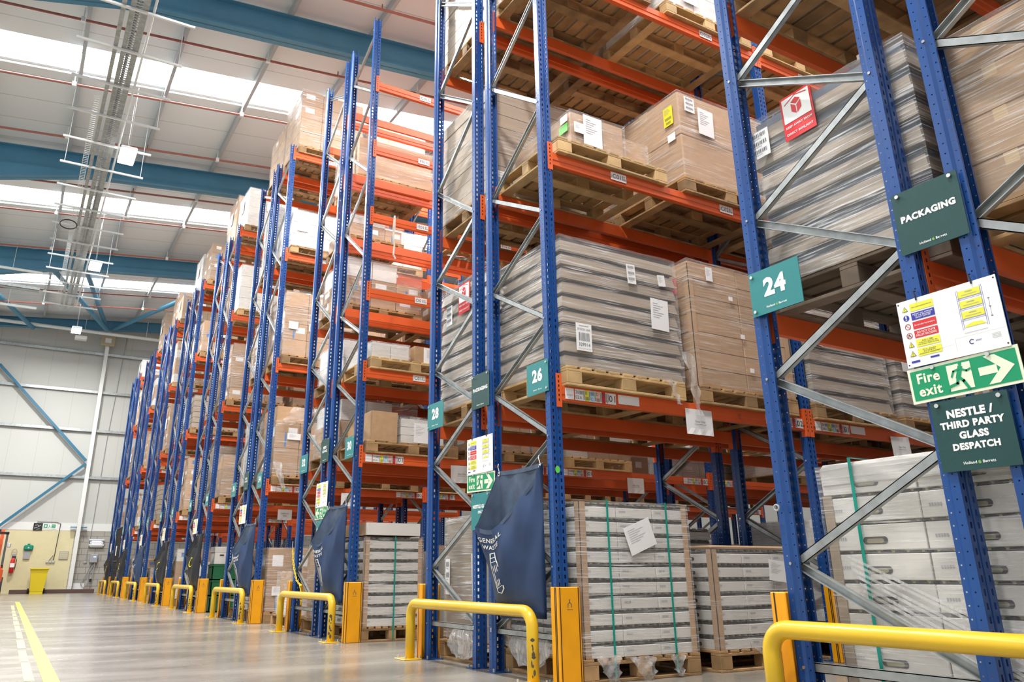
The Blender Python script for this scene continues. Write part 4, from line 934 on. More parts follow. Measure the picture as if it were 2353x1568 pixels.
def fire_exit(k, left=False):
    dz = 0 if k == 0 else -.05; off = PP*k
    P, fr, w, h = panel('fire_exit_sign', 'green and cream fire exit sign, arrow pointing %s, by rack %d' % ('left' if left else 'right', 24+4*k), 'sign', 1.928+off, 1.478+off, 1.378+dz, 1.528+dz, 'glow_white', -.012, .02 if k == 0 else -.03, 'fire exit signs')
    m = MB(); o = .0012; m.rect(fr, -w*.475, -h*.42, w*.475, h*.42, 'safety_green', o); o2 = .002; s = -1 if left else 1
    f = (lambda a, b: (s*a, b))
    m.text(fr, 'Fire\nexit', -s*w*.31, 0, 'glow_white', h=h*.66, bold=.03, off=o2)
    m.poly(fr, [f(-w*.13, -h*.36), f(w*.085, -h*.36), f(w*.085, h*.36), f(-w*.13, h*.36)], 'glow_white', o2)
    # running figure
    cx = -w*.02; H = h*.86; o3 = .0028
    m.poly(fr, [(s*cx+.055*H*math.cos(t)+s*H*.06, H*.40+.085*H*math.sin(t)) for t in [i*math.pi/6 for i in range(12)]], 'safety_green', o3)
    for pts, wd in (([(.04, .27), (-.06, .0)], .15), ([(.03, .24), (.22, .14), (.34, .18)], .06), ([(-.0, .24), (-.18, .2), (-.26, .04)], .06), ([(-.05, .0), (.08, -.16), (.2, -.42)], .09), ([(-.07, .02), (-.12, -.2), (-.38, -.26)], .085), ([(-.38, -.26), (-.42, -.33)], .07)):
        o3 += .0003; m.line(fr, [(s*(cx+a*H), b*H) for a, b in pts], wd*H, 'safety_green', o3)
    A = [(.15, .10), (.29, .10), (.215, .36), (.30, .36), (.43, 0), (.30, -.36), (.215, -.36), (.29, -.10), (.15, -.10)]
    m.poly(fr, [f(w*.145, h*.11), f(w*.30, h*.11), f(w*.30, -h*.11), f(w*.145, -h*.11)], 'glow_white', o2)
    m.poly(fr, [f(w*.205, h*.38), f(w*.30, h*.38), f(w*.445, 0), f(w*.33, 0)], 'glow_white', o2); m.poly(fr, [f(w*.205, -h*.38), f(w*.30, -h*.38), f(w*.445, 0), f(w*.33, 0)], 'glow_white', o2)
    m.build('pictogram', P)
    for a in (-.25, .25): screw(P, fr, w*a, h*.42)
def board(k, lines, which, col):
    off = PP*k; dz = 0 if k == 0 else -.015
    y0, y1, z0, z1 = (1.855, 1.557, 2.033, 2.33) if which == 'top' else (1.862, 1.555, 1.081, 1.369)
    if which != 'top': dz = 0 if k == 0 else -.05
    t = ' '.join(lines).lower().replace(' /', '')
    P, fr, w, h = panel('section_board', '%s green board lettered %s %s rack %d' % ('dark' if col == 'sign_dark' else 'teal', t if len(t) < 30 else 'third party glass despatch', 'high between uprights at' if which == 'top' else 'below the fire exit sign at', 24+4*k), 'sign', y0+off, y1+off, z0+dz, z1+dz, col, -.009, 0., 'section boards on the rack ends')
    n = len(lines); hh = {1: .105, 2: .09, 4: .098}[n]*h; gap = h*.155
    m = MB(); b0 = h*.02+gap*(n-1)/2+(.04*h if n == 4 else .03*h)
    wl = max(len(s) for s in lines)
    for i, s in enumerate(lines): m.text(fr, s, 0, b0-gap*i, 'sign_white', w=w*.82*len(s)/max(wl, 9), bold=.055, off=.0012)
    m.build('lettering', P); brand(P, fr, -h*.40, w*.42)
    for a in (-.4, .4): screw(P, fr, w*a, h*.44)
for k in range(NK):
    number_sign(k, 'AB')
    if k: number_sign(k, 'CD')
    notice(k)
board(0, ['PACKAGING'], 'top', 'sign_dark'); board(1, ['PACKAGING'], 'top', 'sign_dark'); board(2, ['NPD /', 'CO-PACK'], 'top', 'sign_dark'); board(3, ['NPD /', 'CO-PACK'], 'top', 'sign_dark')
board(0, ['NESTLE /', 'THIRD PARTY', 'GLASS', 'DESPATCH'], 'low', 'sign_dark'); board(1, ['NESTLE GLASS', 'ONLY'], 'low', 'sign_teal'); board(2, ['NESTLE GLASS', 'ONLY'], 'low', 'sign_teal')
for k in range(4, NK): board(k, ['BULK'], 'top', 'sign_dark') if False else None
fire_exit(0); fire_exit(1); fire_exit(2, True)

# ================================================================== labels on the beams, paper notices
BEAMS = {}
for (k, side), R in RACKS.items():
    if side != 'CD': continue
    for c in R.children:
        if c.name.split('.')[0] == 'beam' and abs(c.rotation_euler[2]) < .1:
            BEAMS[k, round((c.location.x-.1)/2.8), levels(k).index(min(levels(k), key=lambda z: abs(z-c.location.z)))+1] = c
FB_ = Fr((0, 0, 0), (1,0,0), (0,0,1))
def loc_label(beam, x, txt):
    m = MB(); f = Fr((x, -.001, -.05), (1,0,0), (0,0,1)); w, h = .17, .075
    m.slab(f, -w/2, -h/2, w/2, h/2, .001, 'paper'); m.text(f, txt, -w*.12, 0, 'print', h=h*.55, bold=.01, off=.002)
    for q in range(3): m.rect(f, w*.22+.006*q, -h*.28, w*.22+.006*q+.003, h*.3, 'print', .002)
    m.rect(f, w*.37, h*.1, w*.41, h*.25, 'print', .002); m.rect(f, w*.34, -h*.3, w*.45, -h*.05, 'print_grey', .002); m.rect(f, -w*.46, -h*.25, -w*.43, h*.2, 'print_grey', .002)
    m.build('location_label', beam)
def strip_label(beam, x, num, second, right=False):
    f = Fr((x, -.001, -.055), (1,0,0), (0,0,1)); h = .085; m = MB()
    m.slab(f, .025, -h/2, .105, h/2, .001, 'paper'); m.text(f, '%s-%s-01' % (num, second), .065, -.01, 'print_grey', w=.06, off=.002)
    m.build('blank_label', beam)
    m = MB(); m.slab(f, .115, -h/2, .42, h/2, .001, 'paper'); x0 = .12
    m.text(f, num, .135, h*.22, 'print', h=.024, off=.002); m.text(f, second, .135, -h*.22, 'print', h=.024, off=.002)
    for i, (a, c) in enumerate((('A', None), ('B', 'haz_yellow'), ('C', 'pale_blue'), ('D', 'pale_pink'), ('E', 'haz_red'))):
        q = .155+.053*i; up = i % 2 == 1
        if c: m.rect(f, q, -h/2, q+.036, h/2, c, .0015)
        m.text(f, a, q+.012, h*(.22 if up else -.24), 'print', h=.022, off=.002); barcode(m, f, q+.002, h*(-.42 if up else .05), .032, h*.32, .002, i); barcode(m, f, q+.038, -h*.4, .012, h*.8, .002, i+9)
    m.build('location_strip', beam)
    m = MB(); m.slab(f, .425, -h/2, .505, h/2, .001, 'paper'); m.text(f, '01' if not right else '02', .468, 0, 'print', h=h*.6, bold=.01, off=.002)
    for q in range(4): m.rect(f, .428+.003*q, -h*.35, .4295+.003*q, h*.35, 'print', .002)
    m.build('bay_number_label', beam)
for (k, b, lev), bo in BEAMS.items():
    if k > 3 and b > 0: continue
    if lev == 1:
        n = rack_no(k, 'CD'); strip_label(bo, .01, '%d' % n, '%02d' % (2*b+2)); strip_label(bo, 2.16, '%d' % n, '%02d' % (2*b+2), True)
        if k == 1:
            m = MB(); m.slab(Fr((.65, -.001, -.05), (1,0,0), (0,0,1)), -.11, -.036, .1, .036, .001, 'paper'); m.slab(Fr((2.08, -.001, -.055), (1,0,0), (0,0,1)), -.11, -.04, .11, .04, .001, 'paper') if b == 5 else None; m.build('blank_label', bo)
            m = MB(); f = Fr((1.86, -.001, -.06), (1,0,0), (0,0,1)); m.line(f, [(.016*math.cos(t), .02*math.sin(t)) for t in [i*math.pi/8 for i in range(16)]], .003, 'print', .001, closed=True); m.line(f, [(.0, .012), (.0, -.01)], .003, 'print', .001); m.build('marker_scribble', bo)
    else:
        L = 'ABCDEFGH'[lev]
        loc_label(bo, .70, L+'01'); loc_label(bo, 2.0, L+'02')
def paper_notice(k, x, z, lines, label, tilt=0., back=False):
    y = PP*k+FD-.0105; f = Fr((x, y, z), (math.cos(tilt), 0, math.sin(tilt)), (-math.sin(tilt), 0, math.cos(tilt))); m = MB(); w, h = .297, .21
    vs = [f.p(-w/2+w*i/6, -h/2+h*j/4, .0+.006*(j == 0)*(i % 2)) for j in range(5) for i in range(7)]
    m.add(vs, [(j*7+i, j*7+i+1, j*7+i+8, j*7+i+7) for j in range(4) for i in range(6)], 'paper'); P = m.build('paper_notice'); tag(P, label, 'notice', 'paper notices on the lowest beams')
    m = MB()
    for i, s in enumerate(lines): m.text(f, s, 0, .0-.045*i+.022*(len(lines)-1), 'print', h=.024, off=.009)
    if lines[0].startswith('Glass'): m.rect(f, -.066, -.022, .066, -.0195, 'print', .009)
    m.build('lettering', P)
paper_notice(1, 1.48, 1.865, ['Glass Only'], 'white sheet reading glass only on the beam of rack 26, end bay')
paper_notice(1, 4.18, 1.855, ['Glass Only'], 'white sheet reading glass only on the beam of rack 26, second bay', .04)
paper_notice(2, 1.40, 1.845, ['Glass Only'], 'white sheet reading glass only on the beam of rack 30, end bay', .02)
paper_notice(2, 4.17, 1.845, ['Glass Only'], 'white sheet reading glass only on the beam of rack 30, second bay')
paper_notice(3, 1.45, 1.845, ['DISPATCH', 'AREA'], 'white sheet reading dispatch area on the lowest beam of rack 34')
paper_notice(4, 1.54, 1.845, ['DISPATCH', 'AREA'], 'white sheet reading dispatch area on the lowest beam of rack 38')
m = MB(); y = PP*2+FD-.022; m.tube([(.39, y, 5.10), (.395, y, 4.9), (.37, y-.01, 4.8), (.40, y, 4.68), (.39, y, 4.55), (.42, y, 4.50)], .012, 'rope', 6); m.tube([(.385, y, 5.09), (.37, y-.004, 4.9), (.39, y-.006, 4.72)], .008, 'rope', 6)
tag(m.build('rope'), 'frayed pale rope hanging from an empty orange beam of rack 30', 'rope')

# ================================================================== barriers, column guards
def barrier(k):
    y0, y1, X, r, H = .826+PP*k, 2.745+PP*k, -.125, .041, .452; R = .105
    n = 24+4*k
    t = thing('barrier', 'yellow tube barrier before the end of racks %d and %d%s' % (n-2, n, {0: ', cropped at the right', 8: ', farthest of the row'}.get(k, '')), 'barrier', (X, (y0+y1)/2, 0), 0, 'yellow tube barriers')
    a = (y1-y0)/2; pts = [(0, -a, .006), (0, -a, H-R)]+[(0, -a+R-R*math.cos(q), H-R+R*math.sin(q)) for q in [math.pi/2*i/8 for i in range(1, 9)]]
    pts += [(0, a-R+R*math.sin(q), H-R+R*math.cos(q)) for q in [math.pi/2*i/8 for i in range(0, 9)]]+[(0, a, .006)]
    m = MB(); m.tube(pts, r, 'yellow_tube', 20); m.build('tube', t, True)
    for s in (-1, 1):
        p = MB(); p.box(-.1, s*a-.1, 0, .07, s*a+.1, .01, 'yellow_tube', .003); pl = p.build('base_plate', t)
        for dx in (-.075, .055):
            for dy in (-.075, .075): b = MB(); b.cyl((dx, s*a+dy, .01), (dx, s*a+dy, .035), .008, 'steel', 6); b.build('bolt', pl)
    if k < 7:      # scraped paint on the right hand post
        m = MB(); rr = random.Random(k+3)
        for q in range(9):
            z = .06+.026*q+rr.uniform(-.01, .01); w0 = rr.uniform(.1, .5); c0 = -2.2+rr.uniform(-.3, .3); dz = rr.uniform(.008, .028)
            vs = [(r*1.004*math.cos(c0+w0*(i/5-.5)*1.6), -a+r*1.004*math.sin(c0+w0*(i/5-.5)*1.6), z+sz*dz*(1-.7*abs(i-2.5)/2.5)) for sz in (-1, 1) for i in range(6)]
            m.add(vs, [(i, i+1, i+7, i+6) for i in range(5)], 'scuff')
        m.build('scraped_paint', t)
for k in range(NK): barrier(k)
GUARD = None
def guard_mesh():
    m = MB(); H = .61
    # U of sheet round the aisle face of an upright; local origin at the face, x from -.03 to .13, y toward the aisle negative
    m.box(-.035, -.075, 0, .135, -.055, H, 'yellow_guard', .006); m.box(-.042, -.075, 0, -.03, .015, H, 'yellow_guard', .004); m.box(.128, -.075, 0, .14, .015, H, 'yellow_guard', .004)
    for y in (-.050, -.036): m.box(-.0435, y-.004, .002, -.0418, y+.004, H-.002, 'black')
    for y in (-.050,): m.box(.1398, y-.004, .002, .1412, y+.004, H-.002, 'black')
    m.box(-.030, -.0765, .002, -.024, -.0748, H-.002, 'black'); m.box(.122, -.0765, .002, .128, -.0748, H-.002, 'black')
    f = Fr((.05, -.0755, .50), (1,0,0), (0,0,1)); m.line(f, [(-.014, -.018), (-.016, 0), (0, .014), (.016, 0), (.014, -.018)], .005, 'print', .0005); m.line(f, [(0, .012), (0, .03)], .007, 'print', .0005); m.rect(f, -.024, -.034, .024, -.031, 'print', .0005)
    return m.mesh('column_guard')
GUARD = guard_mesh()
for k in range(NK):
    for side in ('CD', 'AB'):
        for fi in range(2 if k < 4 else 1):
            if side == 'CD': o = ob('column_guard', GUARD, None, (2.8*fi, PP*k+FD-.0005, 0))
            else: o = ob('column_guard', GUARD, None, (2.8*fi+.1, PP*k+FA+.0005, 0), math.pi)
            tag(o, 'yellow column guard with black stripes on the %s upright of rack %d' % (['end', 'second'][fi], rack_no(k, side)), 'column guard', 'yellow column guards')
def bits():
    R = RACKS[0, 'AB']; m = MB(); m.tube([(-.03+.0*t, .885+.014*math.cos(t), 1.0+.014*math.sin(t)) for t in [i*math.pi/6 for i in range(13)]], .005, 'grey_plastic', 6); m.build('eye_bolt', R)
    R = RACKS[1, 'CD']; f = Fr((.045, -.0006, 1.40), (1,0,0), (0,0,1)); m = MB(); m.poly(f, [(.02*math.cos(t), .026*math.sin(t)) for t in [i*math.pi/8 for i in range(16)]], 'label_green', .0008); m.build('round_sticker', R)
    # yellow plastic chain on the end of rack 32
    t = thing('plastic_chain', 'yellow plastic chain hooked on the outer upright of rack 32', 'chain', (-.03, PP*2+2.69, 0)); pts = []
    P = [(-.01, -.02, 1.01), (-.02, -.10, .86), (-.025, -.2, .74), (-.03, -.33, .62), (-.02, -.47, .56), (-.02, -.52, .46), (-.02, -.55, .3)]
    for a, b in zip(P, P[1:]):
        A, B = Vector(a), Vector(b); n = max(1, int((B-A).length/.035))
        pts += [A.lerp(B, i/n) for i in range(n)]
    for i, (a, b) in enumerate(zip(pts, pts[1:])):
        d = (b-a).normalized(); s = Vector((1,0,0)) if i % 2 else d.cross(Vector((1,0,0))).normalized(); c = (a+b)/2; L = (b-a).length*.72; m = MB()
        m.tube([c+d*L*math.cos(q)+s*.011*math.sin(q) for q in [2*math.pi*j/10 for j in range(11)]], .0045, 'chain_yellow', 5, False); m.build('chain_link', t)
    m = MB(); m.tube([(-.01, -.01, 1.09), (-.02, -.03, 1.1), (-.02, -.03, 1.02), (-.008, -.015, 1.01)], .005, 'steel', 6); m.build('hook', t)
    m = MB(); m.box(-.03, -.53, .55, -.015, -.44, .575, 'chain_yellow', .004); m.build('tag', t)
bits()

# ================================================================== waste sacks hung on the rack ends
def sack(k, dark):
    off = PP*k; L, Rr = 1.40, .79; W_ = L-Rr; n = 44; rows = 22; bot = .40
    r = random.Random(k*5+1); ph = r.uniform(0, 6); sag = r.uniform(-.04, .06) if k != 1 else 0
    def rim(t):        # t 0..1 round the mouth: front left -> front right -> back right -> back left
        if t < .5:
            a = t/.5; z = 1.03+sag+.42*max(0, a-.25)**1.5/.65*.98 - .03*math.sin(math.pi*min(1, a/.5)); return Vector((-.20+.18*a**1.3, L+.05-.02*a-W_*a*1.06, min(z, 1.455)))
        if t < .9: a = (t-.5)/.4; return Vector((-.018, Rr+W_*a*1.02, 1.455-.012*math.sin(math.pi*a)))
        a = (t-.9)/.1; return Vector((-.018, L+.01, 1.455)).lerp(Vector((-.20, L+.05, 1.03+sag)), a)
    def base(t):
        if t < .5: a = t/.5; return Vector((-.050, L-.04-(W_-.06)*a, bot+.015*math.sin(3*a+ph)))
        if t < .9: a = (t-.5)/.4; return Vector((-.020, Rr+.02+(W_-.06)*a, bot))
        a = (t-.9)/.1; return Vector((-.020, L-.04, bot)).lerp(Vector((-.062, L-.04, bot)), a)
    def pt(t, s):
        p = rim(t).lerp(base(t), s**.9)
        if t < .5:
            a = t/.5; e = math.sin(math.pi*a); p.x -= .055*e*math.sin(math.pi*min(1, s*1.1))**.8
            p.x += .022*math.sin(9*a+6*s+ph)*s*(1-s)*2+.014*math.sin(19*a-9*s+ph)*(1-s)**2-.02*math.exp(-((a-.45-.5*(1-s))/.06)**2)*(1-s); p.x = max(p.x, -.30)
        elif t < .9: p.x += .006*math.sin(11*t*3+4*s)*(s > 0)
        else: p.y += .015*math.sin(5*s+ph)
        p.y += off; return p
    m = MB(); vs = [pt(i/n, j/rows) for j in range(rows+1) for i in range(n)]; fs = [(j*n+i, j*n+(i+1) % n, (j+1)*n+(i+1) % n, (j+1)*n+i) for j in range(rows) for i in range(n)]
    m.add(vs, fs, 'bag_black' if dark else 'bag_navy'); ii = m.m('bag_inner' if not dark else 'bag_black'); m.mi = [ii if (q % n) >= n//2 else m.mi[q] for q in range(len(m.mi))]; m.f.append(tuple(rows*n+i for i in range(n))); m.mi.append(0)
    nm = '%s cloth waste sack with %s print hung on the end of rack %d' % ('black' if dark else 'navy', 'yellow' if dark else 'white', rack_no(k, 'CD')); S = m.build('waste_sack', None, True); tag(S, nm, 'sack', 'waste sacks hung on the rack ends')
    m = MB()
    for i in range(n):
        a, b = rim(i/n), rim((i+1)/n)
        a = Vector(a); b = Vector(b); a.y += off; b.y += off; m.add([a+Vector((-.004,0,.002)), b+Vector((-.004,0,.002)), b+Vector((-.004,0,-.03)), a+Vector((-.004,0,-.03))], [(0,1,2,3)], 'bag_inner' if not dark else 'bag_black')
    m.build('hem', S)
    g = lambda a, b: pt(min(.495, max(0.003, a)), b)+Vector((-.006, 0, 0))     # print lies on the front panel
    m = MB(); c = 'bag_print_yellow' if dark else 'bag_print'; F0 = Fr((0,0,0), (1,0,0), (0,1,0))
    if dark:
        m.line(F0, [(.26+.05*math.cos(q), .28-.10*math.sin(q)) for q in [.6+i*.35 for i in range(14)]], .02, c, fn=g)
        m.text(F0, 'GENERAL', .13, .0, 'bag_print', w=.1, h=-.05, bold=.02, fn=lambda a, b: g(a, .35-b))
        m.line(F0, [(.06, .45), (.10, .62), (.09, .8)], .02, 'bag_print', fn=g)
    else:
        tf = lambda a, b: g(a, .10-b)
        m.text(F0, 'GENERAL', .115, .0, c, w=.2, h=.045, bold=.02, fn=tf); m.text(F0, 'WASTE', .115, -.07, c, w=.15, h=.045, bold=.02, fn=tf)
        out = [(.095, .24), (.135, .23), (.145, .30), (.165, .36), (.185, .66), (.15, .70), (.11, .68), (.085, .40), (.09, .30)]
        m.line(F0, out, .010, c, fn=g, closed=True)
        for ln in ([(.09, .29), (.14, .28)], [(.088, .34), (.155, .33)], [(.11, .38), (.13, .62)], [(.13, .37), (.15, .61)], [(.15, .37), (.165, .60)], [(.115, .64), (.178, .62)]): m.line(F0, ln, .007, c, fn=g)
    m.build('print', S)
    m = MB()
    for y in (L-.01, Rr+.03):
        p = Vector((-.03, y+off, 1.43)); m.tube([p+Vector((0, .012*math.cos(q), .012*math.sin(q))) for q in [i*math.pi/5 for i in range(11)]], .004, 'steel', 6)
    m.build('eyelet', S)
    for y in (L-.01, Rr+.03):
        p = Vector((-.022, y+off, 1.44)); MB().tube([p, p+Vector((-.003, .02, .05)), p+Vector((.008, .03, .075))], .004, 'steel', 6).build('wire_hook', S)
for k in range(NK): sack(k, k in (4, 5, 7, 8))

# ================================================================== things along the far wall
def far_wall():
    y = YW-.031
    def wall_thing(name, label, cat): return thing(name, label, cat, (0, y, 0))
    f0 = lambda x, z, d: Fr((x, -d, z), (1,0,0), (0,0,1))
    m = MB(); m.box(-2.61, -.02, 2.335, -2.29, -.001, 2.62, 'black'); P = m.build('dark_sign', None, False, (0, y, 0)); tag(P, 'square black sign at the left of the white band on the far wall', 'sign')
    m = MB(); f = f0(-2.45, 2.47, .021)
    for q in ([(-.1, .06), (-.02, .08), (.03, .02)], [(-.12, -.05), (0, .0), (.1, .07)], [(-.03, -.09), (.08, -.07)]): m.line(f, q, .012, 'sign_white')
    m.build('marking', P)
    m = MB(); m.box(-2.28, -.02, 2.41, -1.80, -.001, 2.61, 'sign_white'); P = m.build('fire_exit_sign', None, False, (0, y, 0)); tag(P, 'small green and white fire exit sign on the far wall', 'sign', 'fire exit signs')
    f = f0(-2.04, 2.51, .021); m = MB(); m.rect(f, -.21, -.07, -.07, .07, 'safety_green', .001); m.rect(f, .07, -.07, .21, .07, 'safety_green', .001)
    m.poly(f, [(-.19, 0), (-.13, .05), (-.13, .015), (-.09, .015), (-.09, -.015), (-.13, -.015), (-.13, -.05)], 'sign_white', .002); m.line(f, [(-.02, .05), (.0, .0), (-.03, -.06)], .02, 'safety_green', .001); m.line(f, [(.0, .0), (.03, -.06)], .02, 'safety_green', .001); m.text(f, 'Fire\nexit', .14, 0, 'sign_white', h=.09, off=.002); m.build('pictogram', P)
    # extinguisher
    t = wall_thing('fire_extinguisher', 'red fire extinguisher hanging on the cream wall', 'fire extinguisher'); c = (-3.1, -.11)
    m = MB(); m.tube([(c[0], c[1], z) for z in (.74, .76, 1.2, 1.27, 1.3)], [.06, .08, .08, .05, .03], 'fe_red', 12); m.build('cylinder', t, True)
    m = MB(); m.box(c[0]-.07, c[1]-.085, .95, c[0]+.07, c[1]-.078, 1.1, 'sign_white'); m.build('label_band', t)
    m = MB(); m.box(c[0]-.05, c[1]-.02, 1.3, c[0]+.09, c[1]+.02, 1.36, 'black'); m.build('valve', t)
    m = MB(); m.tube([(c[0]+.05, c[1]-.05, 1.33), (c[0]+.12, c[1]-.06, 1.22), (c[0]+.11, c[1]-.06, .95), (c[0]+.1, c[1]-.06, .85)], .014, 'black', 6); m.build('hose', t)
    m = MB(); m.tube([(c[0]+.0+.09*math.cos(q), c[1]+.05, 1.5+.13*math.sin(q)) for q in [i*math.pi/8 for i in range(17)]], .01, 'grey_plastic', 6); m.box(c[0]-.05, -.03, 1.25, c[0]+.05, -.001, 1.45, 'grey_plastic'); m.build('wall_hook', t)
    t = wall_thing('first_aid_box', 'green first aid box on the cream wall above a grey holder', 'first aid box'); m = MB(); m.box(-2.81, -.12, 1.58, -2.48, -.001, 1.78, 'aid_green', .04); m.box(-2.70, -.08, 1.78, -2.6, -.02, 1.83, 'aid_green', .01); m.build('case', t)
    f = f0(-2.645, 1.68, .121); m = MB(); m.rect(f, -.03, -.01, .03, .01, 'sign_white', .001); m.rect(f, -.01, -.03, .01, .03, 'sign_white', .001); m.build('cross', t)
    m = MB(); m.box(-2.78, -.05, 1.25, -2.55, -.001, 1.55, 'grey_plastic', .01); tag(m.build('leaflet_holder', None, False, (0, y, 0)), 'grey holder below the green first aid box', 'holder')
    # wheelie bin
    t = thing('wheelie_bin', 'yellow wheelie bin by the cream wall', 'bin', (-2.16, 35.55, 0)); m = MB()
    vs = [(sx*w/2, sy*d/2, z) for z, w, d in ((.08, .44, .42), (.86, .58, .62)) for sx, sy in ((-1,-1),(1,-1),(1,1),(-1,1))]
    m.add(vs, [(3,2,1,0),(0,1,5,4),(1,2,6,5),(2,3,7,6),(3,0,4,7)], 'bin_yellow'); m.box(-.31, -.33, .83, .31, .33, .87, 'bin_yellow', .01); m.build('body', t)
    m = MB(); m.box(-.32, -.36, .872, .32, .32, .92, 'bin_yellow', .02); m.build('lid', t)
    for s in (-1, 1): m = MB(); m.cyl((s*.27-.025*s, .24, .095), (s*.27+.025*s, .24, .095), .095, 'rubber', 16); m.build('wheel', t)
    m = MB(); m.cyl((-.25, .36, .9), (.25, .36, .9), .018, 'bin_yellow', 8); m.build('handle', t)
    m = MB(); m.box(-.22, -.2, 0, .22, -.05, .085, 'bin_yellow'); m.build('foot', t)
    # sockets and conduit
    t = wall_thing('socket_row', 'row of grey sockets under a black conduit on the cream wall', 'sockets'); m = MB()
    for q in range(3): m.box(-1.97+.11*q, -.05, 1.12, -1.875+.11*q, -.001, 1.21, 'steel', .01)
    m.build('socket_box', t); m = MB(); m.tube([(-1.72, -.03, 1.22), (-1.70, -.03, 1.4), (-1.66, -.03, 2.62), (-1.8, -.03, 2.66), (-2.5, -.03, 2.66)], .014, 'black', 6); m.tube([(-1.86, -.03, 1.21), (-1.74, -.035, 1.4)], .010, 'black', 6); m.build('conduit', t)
    m = MB(); m.box(-1.54, -.03, 1.26, -1.21, -.001, 1.56, 'grey_plastic'); P = m.build('vent_grille', None, False, (0, y, 0)); tag(P, 'pale square vent grille on the cream wall beside the column', 'vent')
    for q in range(7): MB().box(-1.52, -.036, 1.28+.038*q, -1.23, -.03, 1.30+.038*q, 'wall_cream').build('louvre', P)
    # insect killer with two violet tubes, charger
    t = wall_thing('insect_killer', 'insect killer with two violet tubes on the grey block wall', 'insect killer'); m = MB(); m.box(-.50, -.1, 1.72, .0, -.001, 2.04, 'steel', .01); m.build('case', t)
    for z in (1.98, 1.78): MB().box(-.54, -.14, z, .03, -.1, z+.06, 'galv_white', .01).build('guard_bar', t)
    MB().box(-.5, -.13, 1.86, .0, -.1, 1.93, 'galv_white', .01).build('guard_bar', t)
    for z in (1.95, 1.80 - .005 + .055):
        MB().cyl((-.42, -.115, z), (-.08, -.115, z), .012, 'uv', 8).build('tube', t)
    t = wall_thing('battery_charger', 'dark battery charger with a blue light and hanging cables on the grey wall', 'charger'); m = MB(); m.box(-.42, -.16, 1.13, -.13, -.001, 1.46, 'grey_plastic', .02); m.build('case', t)
    m = MB(); m.box(-.29, -.163, 1.34, -.2, -.159, 1.37, 'led_blue'); m.build('indicator', t)
    m = MB(); m.tube([(-.35, -.1, 1.13), (-.42, -.08, .8), (-.62, -.08, .35), (-.5, -.08, .18), (-.36, -.08, .35), (-.38, -.08, .75), (-.2, -.09, 1.13)], .016, 'grey_plastic', 6); m.tube([(-.2, -.1, 1.13), (-.22, -.1, .7), (-.27, -.1, .5)], .016, 'grey_plastic', 6); m.box(-.32, -.13, .4, -.23, -.06, .52, 'black', .01); m.build('cable', t)
    m = MB(); m.box(-.62, -.04, 1.12, -.5, -.001, 1.18, 'steel', .01); m.tube([(-.56, -.02, 1.18), (-.5, -.02, 2.3), (-.45, -.02, 6), (-.3, -.02, 9.5), (-.25, -.02, 10.6)], .012, 'grey_plastic', 6); tag(m.build('socket_conduit', None, False, (0, y, 0)), 'small socket with a long grey conduit up the wall by the column', 'sockets')
    m = MB(); m.box(-.88, -.02, .08, -.48, -.001, .36, 'paper'); tag(m.build('wall_notice', None, False, (0, y, 0)), 'white sheet low on the grey block wall by the column', 'notice')
    m = MB(); m.box(-3.05, 35.95, 0, -.12, 36.1, .14, 'kerb', .01); tag(m.build('kerb_rail'), 'long dark red kerb rail on the floor before the far wall', 'kerb rail')
    t = thing('heater', 'beige square heater with a pale centre high on the white column', 'heater', (-1.01, 36.12, 10.25)); m = MB(); m.box(-.28, -.12, -.23, .28, 0, .23, 'beige', .02); m.build('case', t); m = MB(); m.box(-.12, -.13, -.1, .12, -.119, .1, 'sign_white'); m.build('panel', t)
    # mesh gate closing the last aisle
    t = thing('mesh_gate', 'tall dark wire mesh gate closing the last aisle before the wall', 'gate', (-.02, 30.95, 0)); m = MB(); w, H = .63, 2.25
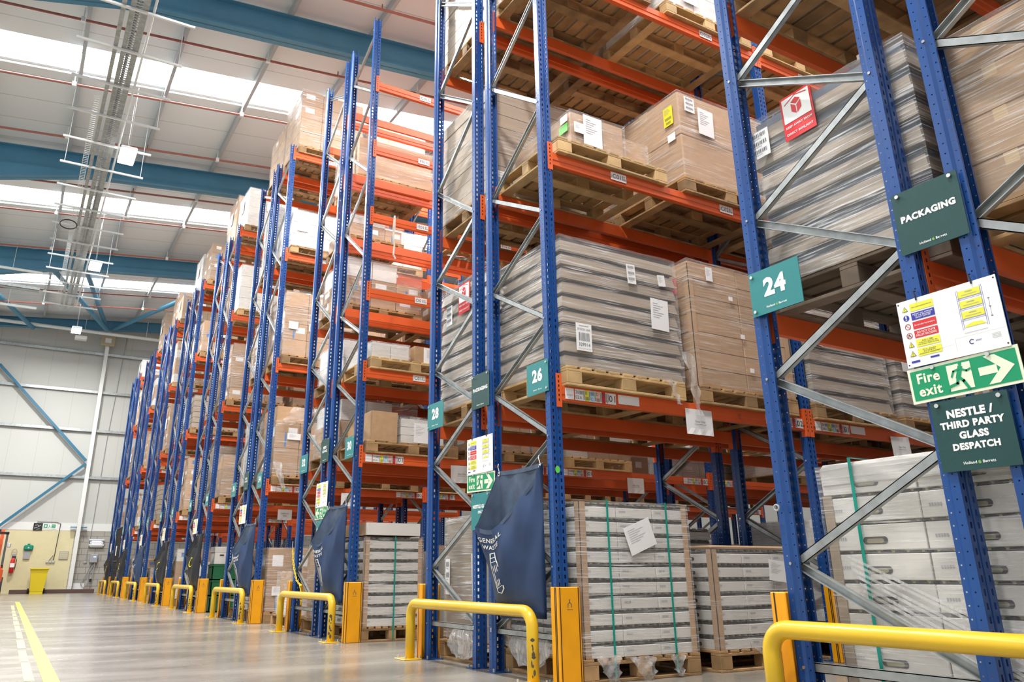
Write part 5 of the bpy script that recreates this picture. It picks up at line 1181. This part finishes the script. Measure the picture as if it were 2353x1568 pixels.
    for yy in (-w, w): m.box(-.015, yy-.02, 0, .015, yy+.02, H, 'black')
    for zz in (.08, 1.1, H-.04): m.box(-.013, -w, zz, .013, w, zz+.04, 'black')
    m.build('frame', t); m = MB(); yy = -w
    while yy < w: m.box(-.003, yy-.004, .1, .003, yy+.004, H, 'black'); yy += .05
    zz = .1
    while zz < H: m.box(-.003, -w, zz-.004, .003, w, zz+.004, 'black'); zz += .05
    m.build('wire_mesh', t); m = MB(); m.box(-.03, -.05, 1.3, -.016, .12, 1.62, 'paper'); m.build('notice', t)
    # fork truck at the left edge
    t = thing('fork_truck', 'orange fork truck cropped by the left edge near the far wall', 'fork truck', (-3.98, 34.4, 0))
    m = MB(); m.box(-.62, -.75, .28, .62, .95, .95, 'forklift_orange', .1); m.build('body', t); m = MB(); m.box(-.55, -.95, .3, .55, -.7, 1.05, 'forklift_orange', .1); m.build('counterweight', t)
    for sx in (-1, 1):
        for sy, rr in ((-.55, .24), (.72, .3)): m = MB(); m.cyl((sx*.5, sy, rr), (sx*.66, sy, rr), rr, 'rubber', 20); m.build('wheel', t)
    m = MB()
    for sx in (-.55, .55): m.bar((sx, -.6, 1.0), (sx, -.3, 2.1), .07, .07, 'black'); m.bar((sx, .65, .9), (sx, .35, 2.1), .07, .07, 'black')
    m.box(-.6, -.4, 2.1, .6, .45, 2.16, 'black', .01); m.build('overhead_guard', t)
    m = MB()
    for sx in (-.38, .38): m.box(sx-.06, .98, .1, sx+.06, 1.1, 2.3, 'forklift_orange')
    m.box(-.4, 1.0, 2.2, .4, 1.1, 2.3, 'black'); m.build('mast', t)
    for sx in (-.3, .3): m = MB(); m.box(sx-.06, 1.1, .06, sx+.06, 1.75, .1, 'steel'); m.build('fork', t)
    m = MB(); m.box(-.28, -.35, .95, .28, .15, 1.1, 'black', .04); m.box(-.28, -.42, 1.05, .28, -.3, 1.5, 'black', .04); m.build('seat', t)
    m = MB(); m.box(.6, -.2, 1.62, .72, .0, 1.78, 'steel', .02); m.build('lamp', t)
far_wall()
